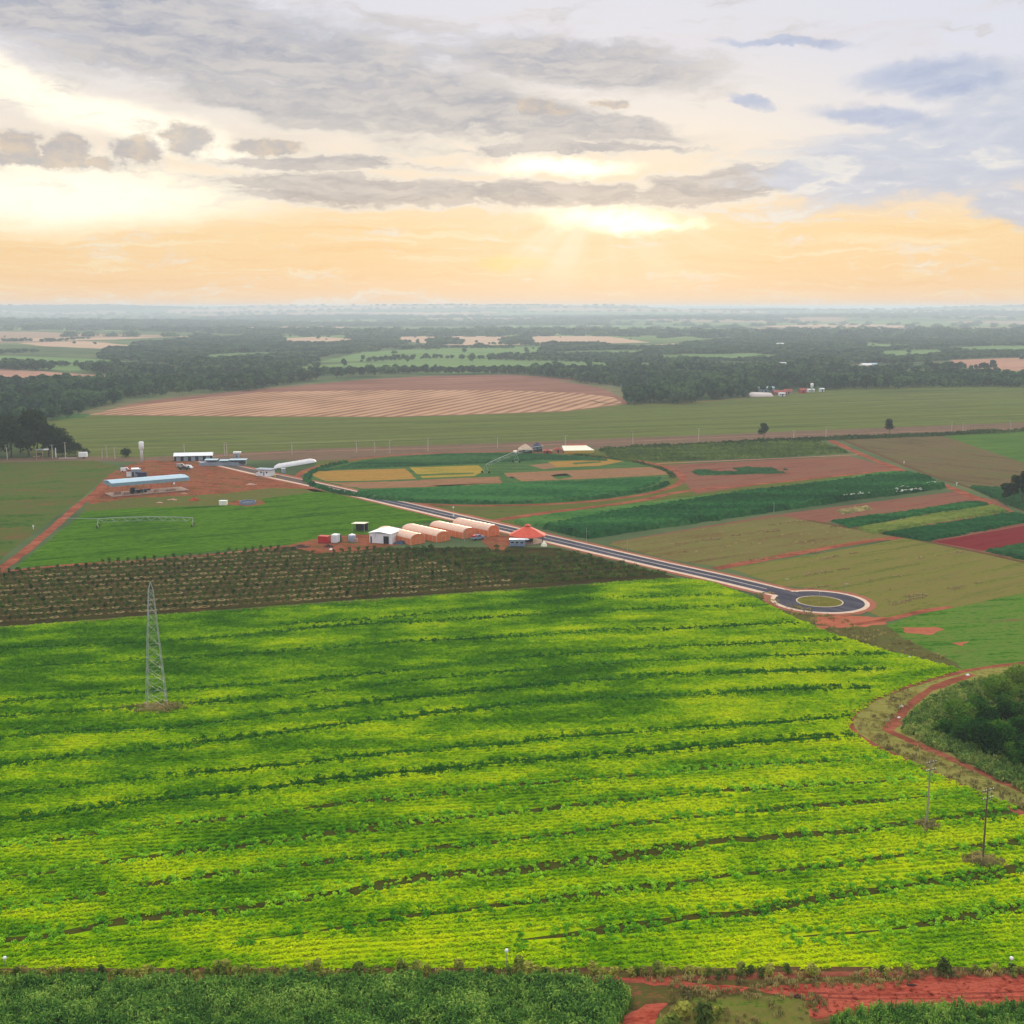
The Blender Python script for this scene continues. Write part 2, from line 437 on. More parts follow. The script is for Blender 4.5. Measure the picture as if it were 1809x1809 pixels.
# ------------------------------------------------------------------ scatter: a mass of plants as one object
def gn_group():
    g = bpy.data.node_groups.new('scatter', 'GeometryNodeTree')
    g.interface.new_socket('Geometry', in_out='INPUT', socket_type='NodeSocketGeometry')
    g.interface.new_socket('Plants', in_out='INPUT', socket_type='NodeSocketCollection')
    g.interface.new_socket('Geometry', in_out='OUTPUT', socket_type='NodeSocketGeometry')
    N, L = g.nodes, g.links
    i = N.new('NodeGroupInput'); o = N.new('NodeGroupOutput')
    p = N.new('GeometryNodeMeshToPoints')
    ci = N.new('GeometryNodeCollectionInfo'); ci.inputs['Separate Children'].default_value = True; ci.inputs['Reset Children'].default_value = True
    iop = N.new('GeometryNodeInstanceOnPoints'); iop.inputs['Pick Instance'].default_value = True
    def attr(nm, ty):
        a = N.new('GeometryNodeInputNamedAttribute'); a.data_type = ty; a.inputs[0].default_value = nm; return a.outputs[0]
    cx = N.new('ShaderNodeCombineXYZ')
    L.new(i.outputs[0], p.inputs['Mesh']); L.new(p.outputs[0], iop.inputs['Points'])
    L.new(i.outputs[1], ci.inputs[0]); L.new(ci.outputs[0], iop.inputs['Instance'])
    L.new(attr('vid', 'INT'), iop.inputs['Instance Index'])
    L.new(attr('rot', 'FLOAT'), cx.inputs[2]); L.new(cx.outputs[0], iop.inputs['Rotation'])
    L.new(attr('scl', 'FLOAT_VECTOR'), iop.inputs['Scale'])
    L.new(iop.outputs[0], o.inputs[0])
    return g
GN = gn_group()
_colls = {}
def variants(key, meshes):
    c = bpy.data.collections.new(key)
    for m in meshes:
        o = bpy.data.objects.new(m.name, m); c.objects.link(o)
    _colls[key] = (c, len(meshes)); return key
def scatter(name, key, X, Y, Z, scl, label, zs=None, rng=RNG):
    c, nv = _colls[key]; n = len(X)
    me = bpy.data.meshes.new(name); me.vertices.add(n)
    me.vertices.foreach_set('co', np.stack([X, Y, Z], 1).astype(np.float32).reshape(-1))
    a = me.attributes.new('scl', 'FLOAT_VECTOR', 'POINT')
    s = np.stack([scl, scl, scl * (1 if zs is None else zs)], 1).astype(np.float32); a.data.foreach_set('vector', s.reshape(-1))
    a = me.attributes.new('rot', 'FLOAT', 'POINT'); a.data.foreach_set('value', (rng.random(n) * 6.283).astype(np.float32))
    a = me.attributes.new('vid', 'INT', 'POINT'); a.data.foreach_set('value', rng.integers(0, nv, n).astype(np.int32))
    o = bpy.data.objects.new(name, me); COL.objects.link(o)
    md = o.modifiers.new('plants', 'NODES'); md.node_group = GN
    md[GN.interface.items_tree['Plants'].identifier] = c
    tag(o, label, None, None, 'stuff'); return o

def cards(C, size, rng, flat=0.0, asp=1.6, outward=None):
    """loose leaf quads at centres C"""
    n = len(C)
    nrm = rng.normal(size=(n, 3)); nrm[:, 2] = np.abs(nrm[:, 2]) + flat
    if outward is not None: nrm = nrm * .6 + outward * 1.2
    nrm /= np.linalg.norm(nrm, axis=1, keepdims=True)
    t = rng.normal(size=(n, 3)); t -= nrm * (t * nrm).sum(1, keepdims=True); t /= np.linalg.norm(t, axis=1, keepdims=True)
    bt = np.cross(nrm, t)
    s = np.asarray(size * (0.6 + .8 * rng.random(n)))[:, None] * .5
    return np.stack([C - t * s * asp, C + bt * s * .8 + nrm * s * .15, C + t * s * asp, C - bt * s * .8 + nrm * s * .15], 1)

# ================================================================== THE SETTING
def heading(a, b):
    d = G(*b) - G(*a); return math.atan2(d.y, d.x)
def smooth_line(pts, step):
    """catmull-rom through world points, resampled"""
    P = [np.array(p[:2], float) for p in pts]; P = [2 * P[0] - P[1]] + P + [2 * P[-1] - P[-2]]
    out = []
    for i in range(1, len(P) - 2):
        n = max(1, int(np.linalg.norm(P[i + 1] - P[i]) / step))
        for k in range(n):
            t = k / n
            out.append(.5 * (2 * P[i] + (P[i + 1] - P[i - 1]) * t + (2 * P[i - 1] - 5 * P[i] + 4 * P[i + 1] - P[i + 2]) * t * t
                             + (3 * P[i] - P[i - 1] - 3 * P[i + 1] + P[i + 2]) * t ** 3))
    out.append(P[-2]); return np.array(out)
def world_poly(poly, step=6.0, amp=0.8):
    W = [np.array(G(*p)[:2]) for p in poly]; out = []
    for a, b in zip(W, W[1:] + W[:1]):
        L = np.linalg.norm(b - a); n = max(1, int(L / step)); nn = np.array([-(b - a)[1], (b - a)[0]]) / (L + 1e-9)
        for k in range(n):
            p = a + (b - a) * k / n
            j = (fbm(p[0] / (step * 2.2) + 5, p[1] / (step * 2.2), 2) - .5) * 2 * amp if k else 0
            out.append(p + nn * j)
    return np.array(out)
LV = 0.006
def sheet(name, poly, mat, level, step=6.0, amp=0.8, label=None, kind='structure'):
    W = world_poly(poly, step, amp)
    o = mesh_obj(name, [(x, y, LV * level) for x, y in W], [tuple(range(len(W)))], mat)
    tag(o, label, None, None, kind); return o
def ribbon(name, line, width, mat, level, step=4.0, amp=.3, world=False, label=None, z=None, kind='structure', taper=0):
    P = smooth_line(line if world else [G(*p) for p in line], step)
    T = np.gradient(P, axis=0); T /= np.linalg.norm(T, axis=1, keepdims=True) + 1e-9
    Nn = np.stack([-T[:, 1], T[:, 0]], 1); s = np.arange(len(P)) * .37
    wl = width / 2 + (fbm(s, s * 0 + 3, 2) - .5) * 2 * amp; wr = width / 2 + (fbm(s, s * 0 + 9, 2) - .5) * 2 * amp
    if taper:
        e_ = np.minimum(np.arange(len(P)), np.arange(len(P))[::-1]) / taper; f_ = np.clip(e_, .02, 1) ** .7
        wl = np.maximum(wl, .05) * f_; wr = np.maximum(wr, .05) * f_
    A = P + Nn * wl[:, None]; B = P - Nn * wr[:, None]; n = len(P); zz = LV * level if z is None else z
    o = mesh_obj(name, [(x, y, zz) for x, y in A] + [(x, y, zz) for x, y in B], [(i, i + 1, n + i + 1, n + i) for i in range(n - 1)], mat)
    tag(o, label, None, None, kind); return o

# --- the ground sheet, out to the skyline
def build_ground():
    na, rad = 512, np.concatenate([[0.01], np.geomspace(30, 42000, 150)])
    th = np.linspace(0, 2 * np.pi, na, endpoint=False)
    X = rad[:, None] * np.sin(th)[None]; Y = rad[:, None] * np.cos(th)[None]; Z = terrain(X, Y)
    V = np.stack([X, Y, Z], -1).reshape(-1, 3); Fc = []
    for i in range(len(rad) - 1):
        for k in range(na):
            k2 = (k + 1) % na; Fc.append((i * na + k, (i + 1) * na + k, (i + 1) * na + k2, i * na + k2))
    m, b, bs = new_mat('countryside')
    P = b.new('ShaderNodeNewGeometry').outputs['Position']
    vo = b.new('ShaderNodeTexVoronoi', feature='F1'); b.put(vo.inputs['Vector'], b.v('MULTIPLY', b.v('MULTIPLY_ADD', b.noise(P, .0012, 2, .5, out=1), (900, 900, 0), P), (1 / 1500., 1 / 800., 0)))
    vo.inputs['Scale'].default_value = 1.0
    rnd = b.sep(vo.outputs['Color'])[0]
    cells = b.ramp(rnd, [(0, S(92, 112, 66)), (.24, S(160, 132, 108)), (.40, S(104, 126, 70)), (.58, S(176, 148, 120)), (.70, S(84, 102, 62)), (.86, S(168, 142, 112)), (.93, S(112, 132, 74))])
    cells.node.color_ramp.interpolation = 'CONSTANT'
    scrub = b.ramp(b.noise(P, .012, 4, .6), [(.35, S(62, 78, 52)), (.55, S(88, 102, 66)), (.7, S(112, 112, 76))])
    dist = b.length(P)
    col = b.mix(b.ss(dist, 2500, 3300), scrub, cells)
    col = b.mix(b.ss(b.noise(P, .0016, 3, .55), .60, .68), col, S(78, 92, 62))
    b.put(bs.inputs['Base Color'], col); bs.inputs['Roughness'].default_value = 1; bs.inputs['Specular IOR Level'].default_value = 0
    o = mesh_obj('ground', V, Fc, m, smooth=True); tag(o, None, None, None, 'structure')
build_ground()

X0, X1 = -420, 2260                       # fields run on past the edges of the view

# --- far pastures and stubble beyond the wood
M_pasture = field_mat('pasture', [S(86, 112, 66), S(112, 138, 84), S(96, 122, 70)], big=(120, 60), small=(14, 7))
M_pale = field_mat('pale_stubble', [S(176, 146, 118), S(196, 166, 138), S(168, 134, 112)], big=(160, 60), small=(20, 6))
M_rose = field_mat('rose_stubble', [S(158, 116, 98), S(178, 136, 112), S(150, 108, 90)], big=(120, 40), small=(16, 5))
far = [
 ('pasture', [(X0, 634), (0, 628), (130, 632), (250, 640), (255, 652), (120, 655), (0, 646), (X0, 650)], M_pasture),
 ('pasture', [(500, 660), (520, 650), (640, 640), (760, 630), (900, 636), (1080, 640), (1075, 652), (1000, 656), (800, 660)], M_pasture),
 ('pasture', [(560, 640), (640, 622), (760, 616), (960, 612), (960, 628), (800, 634)], M_pasture),
 ('pasture', [(1100, 646), (1130, 640), (1190, 651), (1160, 656)], M_pasture),
 ('pasture', [(750, 586), (900, 574), (1180, 575), (1320, 582), (1100, 588), (860, 592)], M_pasture),
 ('pasture', [(1250, 584), (1420, 580), (1640, 590), (1700, 600), (1540, 597), (1380, 592)], M_pasture),
 ('pasture', [(1530, 630), (1560, 620), (1670, 618), (1660, 628), (1580, 634)], M_pasture),
 ('pasture', [(1640, 668), (1700, 655), (X1, 650), (X1, 668)], M_pasture),
 ('stubble_field', [(700, 602), (710, 590), (860, 588), (960, 584), (1060, 592), (1150, 605), (1000, 608), (800, 610)], M_pale),
 ('stubble_field', [(498, 598), (560, 595), (630, 599), (600, 608), (510, 606)], M_pale),
 ('stubble_field', [(1655, 646), (1680, 636), (1809, 632), (X1, 630), (X1, 655), (1809, 656)], M_rose),
 ('stubble_field', [(X0, 652), (0, 652), (150, 661), (250, 668), (150, 678), (0, 684), (X0, 690)], M_rose),
 ('stubble_field', [(1490, 652), (1520, 644), (1570, 648), (1560, 655), (1510, 656)], M_pale),
 ('stubble_field', [(30, 606), (150, 603), (260, 612), (180, 616), (70, 611)], M_pale),
 ('stubble_field', [(-200, 590), (60, 584), (240, 588), (330, 594), (200, 600), (0, 603), (-200, 606)], M_pale),
 ('stubble_field', [(330, 580), (480, 574), (620, 578), (560, 586), (420, 588)], M_pale),
 ('stubble_field', [(1340, 576), (1480, 572), (1640, 575), (1560, 581), (1420, 582)], M_pale),
 ('pasture', [(1480, 612), (1530, 606), (1640, 609), (1560, 616)], M_pasture),
 ('pasture', [(1660, 616), (1760, 610), (1960, 612), (1960, 620), (1740, 622)], M_pasture),
 ('pasture', [(1130, 632), (1180, 626), (1330, 624), (1400, 630), (1300, 636), (1180, 638)], M_pasture),
 ('pasture', [(960, 624), (1040, 618), (1150, 620), (1120, 628), (1000, 630)], M_pasture),
 ('stubble_field', [(1420, 640), (1480, 634), (1530, 636), (1500, 642)], M_pale),
 ('pasture', [(1220, 648), (1290, 642), (1400, 645), (1380, 652), (1280, 655)], M_pasture),
 ('pasture', [(330, 632), (400, 624), (500, 622), (480, 630), (400, 636)], M_pasture),
 ('pasture', [(1560, 664), (1640, 660), (1700, 664), (1640, 670)], M_pasture),
 ('stubble_field', [(1140, 610), (1190, 607), (1210, 611), (1160, 614)], M_pale)]
for nm, pl, mt in far:
    k_far = (k_far + 1) if 'k_far' in globals() else 0
    sheet(nm, pl, mt, 4 + k_far * .7, step=30, amp=7)

# --- olive tableland field and the ploughed pivot circle behind it
hd = heading((150, 790), (1700, 740))
M_olive = field_mat('olive_sward', [S(76, 86, 42), S(98, 108, 52), S(86, 92, 46), S(108, 114, 62)], ang=hd, big=(260, 46), small=(10, 3), rows=(34, .07), fine_k=.2)
sheet('olive_field', [(60, 765), (88, 742), (160, 733), (700, 737), (1000, 727), (1110, 713), (1310, 705), (1465, 686), (1600, 682), (1809, 684), (X1, 690), (X1, 744), (1809, 752), (1460, 772), (900, 795), (600, 800), (430, 806), (150, 812), (40, 800)], M_olive, 2, 25, 2)
M_terr = field_mat('contour_bank', [S(70, 80, 46), S(84, 94, 54)], big=(40, 10), small=(4, 2))
for ln in ([(100, 775), (400, 768), (800, 757), (1200, 742), (1500, 728), (1850, 712), (2000, 707)], [(130, 790), (500, 785), (900, 772), (1300, 756), (1600, 742), (2000, 728)], [(1300, 722), (1450, 712), (1620, 706), (1850, 703)],
           [(95, 757), (320, 752), (620, 748), (900, 741), (1150, 727)], [(1380, 705), (1500, 697), (1700, 692), (1900, 690)]):
    ribbon('contour_bank', ln, 3.0, M_terr, 3, 25, 1.0)
hd2 = heading((760, 735), (960, 690))
M_plough = field_mat('ploughed_stubble', [S(132, 98, 76), S(166, 128, 100), S(184, 146, 116)], ang=hd2, big=(90, 40), small=(30, 2.2), rows=(11, .24), fine_k=.22, wobble=.4)
M_plough2 = field_mat('red_stubble', [S(114, 78, 64), S(134, 94, 78), S(150, 110, 92)], ang=hd, big=(140, 30), small=(16, 4), fine_k=.3)
sheet('ploughed_field', [(150, 733), (165, 722), (260, 708), (450, 688), (640, 671), (760, 664), (900, 662), (1010, 668), (1090, 685), (1118, 703), (1105, 714), (1000, 727), (700, 737), (400, 736)], M_plough2, 4, 14, 1.5)
sheet('ploughed_field', [(152, 732), (200, 721), (330, 706), (460, 693), (600, 690), (760, 689), (900, 690), (1020, 694), (1085, 702), (1100, 713), (1000, 726), (700, 736), (400, 735)], M_plough, 5, 14, 1.0)
M_rim = field_mat('headland_grass', [S(96, 96, 66), S(122, 116, 82)], big=(60, 20), small=(6, 3))
ribbon('headland', [(145, 731), (250, 708), (440, 688), (560, 677)], 16, M_rim, 6.5, 12, 2)
ribbon('headland', [(1000, 672), (1075, 684), (1120, 703)], 22, M_rim, 6.5, 12, 2)
sheet('grass_patch', [(85, 742), (110, 735), (160, 728), (150, 738)], field_mat('rank_grass', [S(52, 82, 42), S(80, 112, 58)], small=(3, 2)), 5, 10, 2)
ribbon('farm_track', [(1040, 707), (1085, 713), (1200, 712), (1320, 703)], 3.0, field_mat('track_pale', [S(150, 96, 70), S(176, 120, 92)]), 5, 12, .5)

# --- brown strip along the farm road, with the road itself
M_verge = field_mat('brown_verge', [S(92, 76, 62), S(116, 92, 76), S(104, 92, 66)], ang=hd, big=(40, 8), small=(5, 2))
sheet('road_verge', [(360, 812), (420, 800), (560, 793), (900, 782), (1300, 766), (1809, 746), (X1, 738), (X1, 752), (1809, 765), (1480, 776), (1080, 792), (700, 806), (560, 814)], M_verge, 4, 12, 1)
sheet('road_verge', [(X0, 812), (0, 810), (150, 806), (250, 808), (420, 800), (440, 812), (300, 818), (160, 814), (0, 817), (X0, 820)], M_verge, 4.7, 12, 1)
M_dirt = field_mat('red_dirt', [S(112, 62, 46), S(138, 78, 58), S(162, 96, 72)], big=(14, 7), small=(2.4, 1.2), fine_k=.5)
M_dirtp = field_mat('pale_dirt', [S(158, 104, 84), S(186, 130, 106)], big=(20, 5), small=(3, 1.5))
ribbon('farm_road', [(300, 812), (440, 802), (560, 797), (900, 788), (1300, 772), (1480, 766), (1809, 757), (2050, 748)], 3.2, field_mat('farm_road_soil', [S(120, 86, 72), S(150, 112, 92)], small=(4, 1)), 6, 12, .4)

# --- left pasture, red track
M_left = field_mat('tired_pasture', [S(50, 76, 28), S(74, 98, 38), S(92, 88, 48), S(70, 92, 36)], ang=.3, big=(34, 14), small=(3, 1.5), patches=(S(104, 84, 50), 1.2, .56, .66))
sheet('left_pasture', [(X0, 830), (0, 816), (165, 813), (212, 824), (185, 845), (150, 876), (60, 940), (0, 990), (X0, 1190)], M_left, 3, 8, .8)
M_yard = field_mat('yard_soil', [S(92, 52, 38), S(124, 68, 48), S(152, 86, 62), S(118, 76, 52)], ang=-.3, big=(14, 4), small=(2.2, .8), fine_k=.6, patches=(S(98, 88, 48), 1.3, .50, .64))
sheet('yard', [(192, 838), (225, 822), (262, 813), (330, 815), (400, 828), (470, 842), (560, 862), (610, 870), (560, 878), (450, 874), (345, 890), (165, 892), (150, 886), (170, 860)], M_yard, 5, 4, .7)
M_rough = field_mat('rough_grass', [S(84, 74, 40), S(104, 98, 52), S(78, 96, 40), S(120, 92, 56)], ang=.1, big=(9, 3.5), small=(1.4, .8), fine_k=.5)
sheet('rough_strip', [(150, 892), (230, 880), (330, 876), (400, 872), (480, 862), (600, 866), (560, 876), (480, 880), (400, 893), (250, 898), (150, 904)], M_rough, 6, 4, .8)
sheet('tank_pad', [(392, 892), (420, 884), (462, 884), (470, 890), (440, 895)], M_yard, 9, 2, .3)
M_lush = field_mat('lush_sward', [S(34, 70, 12), S(52, 94, 14), S(82, 116, 24), S(42, 84, 12)], ang=heading((100, 985), (690, 930)), big=(34, 7), small=(3, .8), fine_k=.45, rows=(2.4, .08), patches=(S(92, 128, 30), 1.5, .58, .72))
GREEN = [(150, 904), (250, 897), (400, 893), (480, 879), (560, 869), (620, 872), (810, 918), (700, 930), (690, 945), (610, 948), (560, 958), (505, 963), (400, 973), (250, 987), (25, 1004)]
sheet('green_field', GREEN, M_lush, 7, 5, .5)
ribbon('red_track', [(196, 848), (172, 868), (140, 892), (85, 940), (30, 985), (-10, 1012), (-120, 1085)], 3.4, M_dirt, 8, 3, .35)
ribbon('red_track', [(-20, 1013), (40, 1006), (150, 996), (280, 988), (420, 975), (520, 963)], 2.0, M_dirt, 8, 3, .4)

# --- the orchard's soil
M_orch = field_mat('orchard_soil', [S(46, 42, 22), S(66, 56, 28), S(54, 60, 24), S(80, 66, 34)], ang=heading((0, 1060), (900, 1000)), big=(26, 5), small=(1.6, .9), rows=(7.0, .10), fine_k=.45, patches=(S(110, 60, 44), 1.6, .66, .72))
ORCH = [(X0, 1048), (0, 1010), (250, 990), (505, 966), (560, 972), (700, 968), (900, 966), (985, 968), (1195, 1020), (1000, 1034), (600, 1062), (300, 1084), (0, 1107), (X0, 1142)]
sheet('orchard_ground', ORCH, M_orch, 6, 5, .4)
ribbon('red_track', [(X0, 1146), (0, 1110), (300, 1087), (600, 1065), (1000, 1037), (1200, 1022)], 1.6, M_dirt, 9, 3, .5)
sheet('works_yard', [(505, 964), (560, 952), (620, 944), (690, 946), (740, 955), (700, 964), (640, 972), (560, 978)], M_yard, 10, 3, .6)
sheet('works_yard', [(845, 950), (880, 944), (905, 948), (935, 948), (905, 958), (890, 972), (868, 972)], M_yard, 10, 2.5, .5)

# --- experimental plots round the small irrigation circle
PC = G(866, 838); PR = 86.0
M_circ = field_mat('plot_green', [S(44, 78, 44), S(66, 98, 50), S(88, 100, 56)], big=(20, 6), small=(2, 1))
def disc(name, c, r, mat, level, n=96, r0=None, amp=.5):
    th = np.linspace(0, 2 * np.pi, n, endpoint=False); rr = r + (fbm(np.cos(th) * 9 + 20, np.sin(th) * 9 + 20, 2) - .5) * 2 * amp
    V = [(c.x + a * math.cos(t), c.y + a * math.sin(t), LV * level) for a, t in zip(rr, th)]
    if r0 is None: Fc = [tuple(range(n))]
    else:
        V += [(c.x + r0 * math.cos(t), c.y + r0 * math.sin(t), LV * level) for t in th]; Fc = [(k, (k + 1) % n, n + (k + 1) % n, n + k) for k in range(n)]
    return tag(mesh_obj(name, V, Fc, mat), None, None, None, 'structure')
M_grassy = field_mat('verge_grass', [S(62, 78, 30), S(84, 100, 40), S(96, 90, 48), S(72, 92, 36)], ang=.05, big=(24, 7), small=(2, 1), fine_k=.4)
sheet('grass_strip', [(560, 815), (700, 800), (1100, 790), (1210, 815), (1240, 852), (1600, 834), (1640, 850), (1300, 905), (1000, 925), (880, 930), (640, 870), (540, 845)], M_grassy, 3, 6, .8)
disc('ring_track', PC, PR + 8.5, M_dirt, 6, r0=PR + 5.0)
disc('plot_circle', PC, PR + 1, M_circ, 7)
hp = heading((640, 870), (1180, 842))
M_gold = field_mat('ripe_grain', [S(128, 100, 46), S(160, 124, 58), S(150, 112, 60)], ang=hp, big=(18, 4), small=(2, .7), rows=(3.2, .12), fine_k=.5)
M_yel = field_mat('yellow_crop', [S(116, 112, 44), S(152, 132, 52), S(160, 130, 58)], ang=hp, big=(14, 4), small=(2, .7), rows=(3.0, .1), fine_k=.5)
M_tan = field_mat('bare_plot', [S(124, 88, 62), S(152, 110, 80), S(116, 96, 62)], ang=hp, big=(26, 3), small=(3, .8), rows=(4.0, .12), fine_k=.5)
M_tan2 = field_mat('grey_plot', [S(122, 92, 68), S(146, 108, 82), S(104, 92, 60)], ang=hp, big=(26, 3), small=(3, .8))
for nm, pl, mt in [
 ('grain_plot', [(536, 834), (600, 831), (715, 828), (738, 846), (640, 850), (575, 850)], M_gold),
 ('grain_plot', [(724, 826), (845, 822), (856, 832), (838, 841), (745, 845)], M_yel),
 ('bare_plot', [(580, 852), (740, 848), (880, 842), (900, 852), (770, 860), (640, 863)], M_tan),
 ('bare_plot', [(890, 836), (1150, 825), (1190, 838), (1060, 845), (905, 851)], M_tan),
 ('bare_plot', [(760, 858), (900, 852), (880, 858), (800, 862)], M_tan2),
 ('grain_plot', [(968, 816), (1075, 811), (1102, 815), (1060, 823), (985, 826)], M_gold),
 ('bare_plot', [(935, 822), (970, 818), (985, 826), (960, 829)], M_tan2)]:
    sheet(nm, pl, mt, 9, 3, .35)

for nm, pl, mt in [
 ('green_strip', [(578, 851), (740, 847), (742, 849), (600, 853)], M_circ), ('green_strip', [(716, 827), (724, 827), (746, 845), (736, 846)], M_circ), ('grey_strip', [(900, 841), (1165, 830), (1172, 833), (902, 845)], M_tan2),
 ('green_strip', [(880, 846), (905, 842), (925, 852), (890, 855)], M_circ), ('green_strip', [(972, 840), (1000, 836), (1012, 843), (985, 847)], M_circ), ('grey_strip', [(600, 858), (760, 853), (765, 855), (620, 861)], M_tan2),
 ('green_strip', [(740, 838), (838, 835), (836, 837), (742, 841)], M_circ), ('green_strip', [(1010, 818), (1060, 815), (1064, 817), (1015, 821)], M_circ)]:
    sheet(nm, pl, mt, 10, 2.5, .6)
# --- right-hand plots
hr = heading((1040, 955), (1650, 872))
M_redf = field_mat('red_fallow', [S(108, 66, 54), S(130, 84, 68), S(118, 90, 66)], ang=hr, big=(40, 5), small=(4, 1.2), fine_k=.3)
sheet('red_fallow', [(1165, 822), (1500, 806), (1585, 829), (1400, 848), (1230, 872), (1205, 850)], M_redf, 5, 6, .6)
ribbon('pale_path', [(1155, 819), (1350, 811), (1520, 803)], 2.2, M_dirtp, 5.5, 6, .3)
ribbon('red_track', [(845, 924), (950, 908), (1120, 886), (1210, 868), (1380, 851), (1590, 829)], 4.0, M_dirt, 6.6, 5, .5)
ribbon('red_track', [(1455, 772), (1520, 802), (1595, 832), (1680, 862), (1780, 905), (1830, 926), (2010, 1000)], 5.0, M_dirt, 7, 5, .6)
M_bank = field_mat('track_bank', [S(84, 58, 44), S(102, 74, 50), S(72, 76, 40)], big=(12, 5), small=(1.5, .8))
ribbon('track_bank', [(1485, 775), (1560, 806), (1640, 838), (1720, 864), (1800, 898), (2020, 985)], 2.6, M_bank, 8, 5, .5)
M_brownf = field_mat('brown_sward', [S(84, 74, 48), S(108, 90, 62), S(84, 90, 48)], ang=heading((1500, 790), (1800, 820)), big=(50, 12), small=(4, 1.4), fine_k=.4, rows=(6, .06), patches=(S(84, 106, 48), 1.1, .62, .72))
sheet('brown_field', [(1484, 777), (1660, 769), (1809, 812), (X1, 880), (X1, 920), (1809, 866), (1715, 858), (1600, 826)], M_brownf, 5, 8, .6)
sheet('green_field', [(1660, 768), (1809, 762), (X1, 753), (X1, 872), (1809, 818)], field_mat('mid_sward', [S(64, 92, 36), S(84, 112, 46)], ang=hd, big=(40, 10), small=(4, 1.5)), 6, 8, .6)
M_redd = field_mat('dark_red_soil', [S(98, 30, 34), S(118, 40, 44), S(108, 44, 42)], ang=hr, big=(20, 3), small=(2, .8))
sheet('plot_soil', [(1080, 958), (1350, 912), (1690, 868), (1760, 884), (1809, 915), (X1, 1010), (X1, 1040), (1740, 980), (1560, 952), (1470, 922), (1100, 970)], M_redf, 4, 6, .5)
sheet('red_plot', [(1648, 957), (1809, 929), (X1, 890), (X1, 920), (1809, 962), (1735, 973)], M_redd, 6, 4, .3)
M_fallow = field_mat('weedy_fallow', [S(96, 78, 48), S(112, 98, 58), S(104, 106, 54), S(126, 102, 68)], ang=hr, big=(30, 4), small=(2.5, .9), fine_k=.5, speck=(S(172, 146, 104), 1.3, .68))
M_fallow2 = field_mat('olive_fallow', [S(92, 96, 44), S(112, 112, 50), S(118, 106, 60), S(98, 104, 46)], ang=hr, big=(40, 3.5), small=(2.5, .8), rows=(9, .07), fine_k=.4, speck=(S(170, 148, 104), 1.2, .72))
sheet('fallow_field', [(1075, 962), (1110, 954), (1300, 924), (1380, 912), (1470, 928), (1590, 950), (1440, 975), (1280, 1003), (1180, 988)], M_fallow, 6, 5, .6)
sheet('fallow_field', [(1285, 1004), (1440, 980), (1600, 950), (1740, 977), (1809, 990), (X1, 1040), (X1, 1062), (1809, 1048), (1660, 1078), (1560, 1092), (1520, 1075), (1440, 1040), (1380, 1035)], M_fallow2, 6.6, 5, .6)
ribbon('red_track', [(1262, 1005), (1330, 992), (1440, 972), (1540, 955), (1600, 948)], 4.0, M_dirt, 8, 4, .4)
ribbon('red_track', [(1420, 918), (1500, 932), (1600, 950), (1740, 978), (1830, 998), (2000, 1034)], 2.6, M_bank, 8.6, 4, .5)
M_right = field_mat('right_sward', [S(48, 88, 24), S(74, 116, 32), S(100, 118, 52), S(62, 104, 28)], ang=.15, big=(26, 6), small=(2, .8), fine_k=.5, rows=(3, .06), patches=(S(112, 92, 58), 1.4, .62, .72))
sheet('green_field', [(1545, 1112), (1600, 1092), (1680, 1072), (1809, 1044), (X1, 1012), (X1, 1200), (1809, 1180), (1700, 1185), (1640, 1160), (1590, 1135)], M_right, 5, 5, .6)
M_patch = field_mat('bare_patch', [S(150, 84, 62), S(178, 104, 78)], big=(8, 4), small=(1.4, .7))
for pl in ([(1430, 1092), (1500, 1088), (1570, 1092), (1560, 1104), (1480, 1110), (1440, 1102)], [(1590, 1108), (1650, 1108), (1668, 1112), (1640, 1122), (1600, 1118)], [(1420, 1108), (1470, 1104), (1460, 1114), (1410, 1116)], [(1680, 1136), (1712, 1134), (1700, 1142)]):
    sheet('bare_patch', pl, M_patch, 9, 1.2, 1.2)
ribbon('red_track', [(1500, 1104), (1560, 1096), (1620, 1082), (1680, 1072)], 2.2, M_dirt, 9.6, 3, .5)

# --- the big bright field and its bottom verge
hb = heading((0, 1600), (1809, 1480))
M_under = field_mat('field_floor', [S(52, 84, 16), S(78, 118, 14), S(104, 140, 12), S(66, 104, 16)], ang=hb, big=(30, 6), small=(2, .7))
FIELD = [(X0, 1142), (0, 1109), (300, 1086), (600, 1064), (1000, 1036), (1195, 1021), (1255, 1028), (1330, 1055), (1400, 1090), (1470, 1120), (1560, 1148), (1640, 1168), (1700, 1184), (1600, 1215), (1540, 1240), (1506, 1268), (1500, 1288), (1530, 1312), (1600, 1343), (1700, 1388), (1809, 1432), (X1, 1530), (X1, 1712), (X0, 1712)]
sheet('bright_field', FIELD, M_under, 7, 5, .3)
M_bot = field_mat('bottom_verge', [S(72, 62, 34), S(98, 78, 44), S(80, 88, 38), S(134, 82, 58)], ang=0, big=(9, 2.2), small=(.9, .5), fine_k=.55)
sheet('bottom_verge', [(X0, 1710), (X1, 1710), (X1, 2150), (X0, 2150)], M_bot, 3, 3, .3)
ribbon('red_track', [(X0, 1741), (300, 1738), (700, 1734), (1100, 1732), (1500, 1722), (X1, 1722)], 1.1, M_dirt, 5, 2, .35)
ribbon('red_track', [(X0, 1715), (500, 1714), (1100, 1713), (1809, 1713), (X1, 1714)], .9, M_bank, 8, 2, .3)
M_clay = field_mat('red_clay', [S(132, 56, 42), S(160, 72, 54), S(182, 92, 72), S(148, 72, 54)], ang=.1, big=(7, 2.2), small=(.8, .4), fine_k=.4, speck=(S(116, 62, 50), .5, .7), bump=.15)
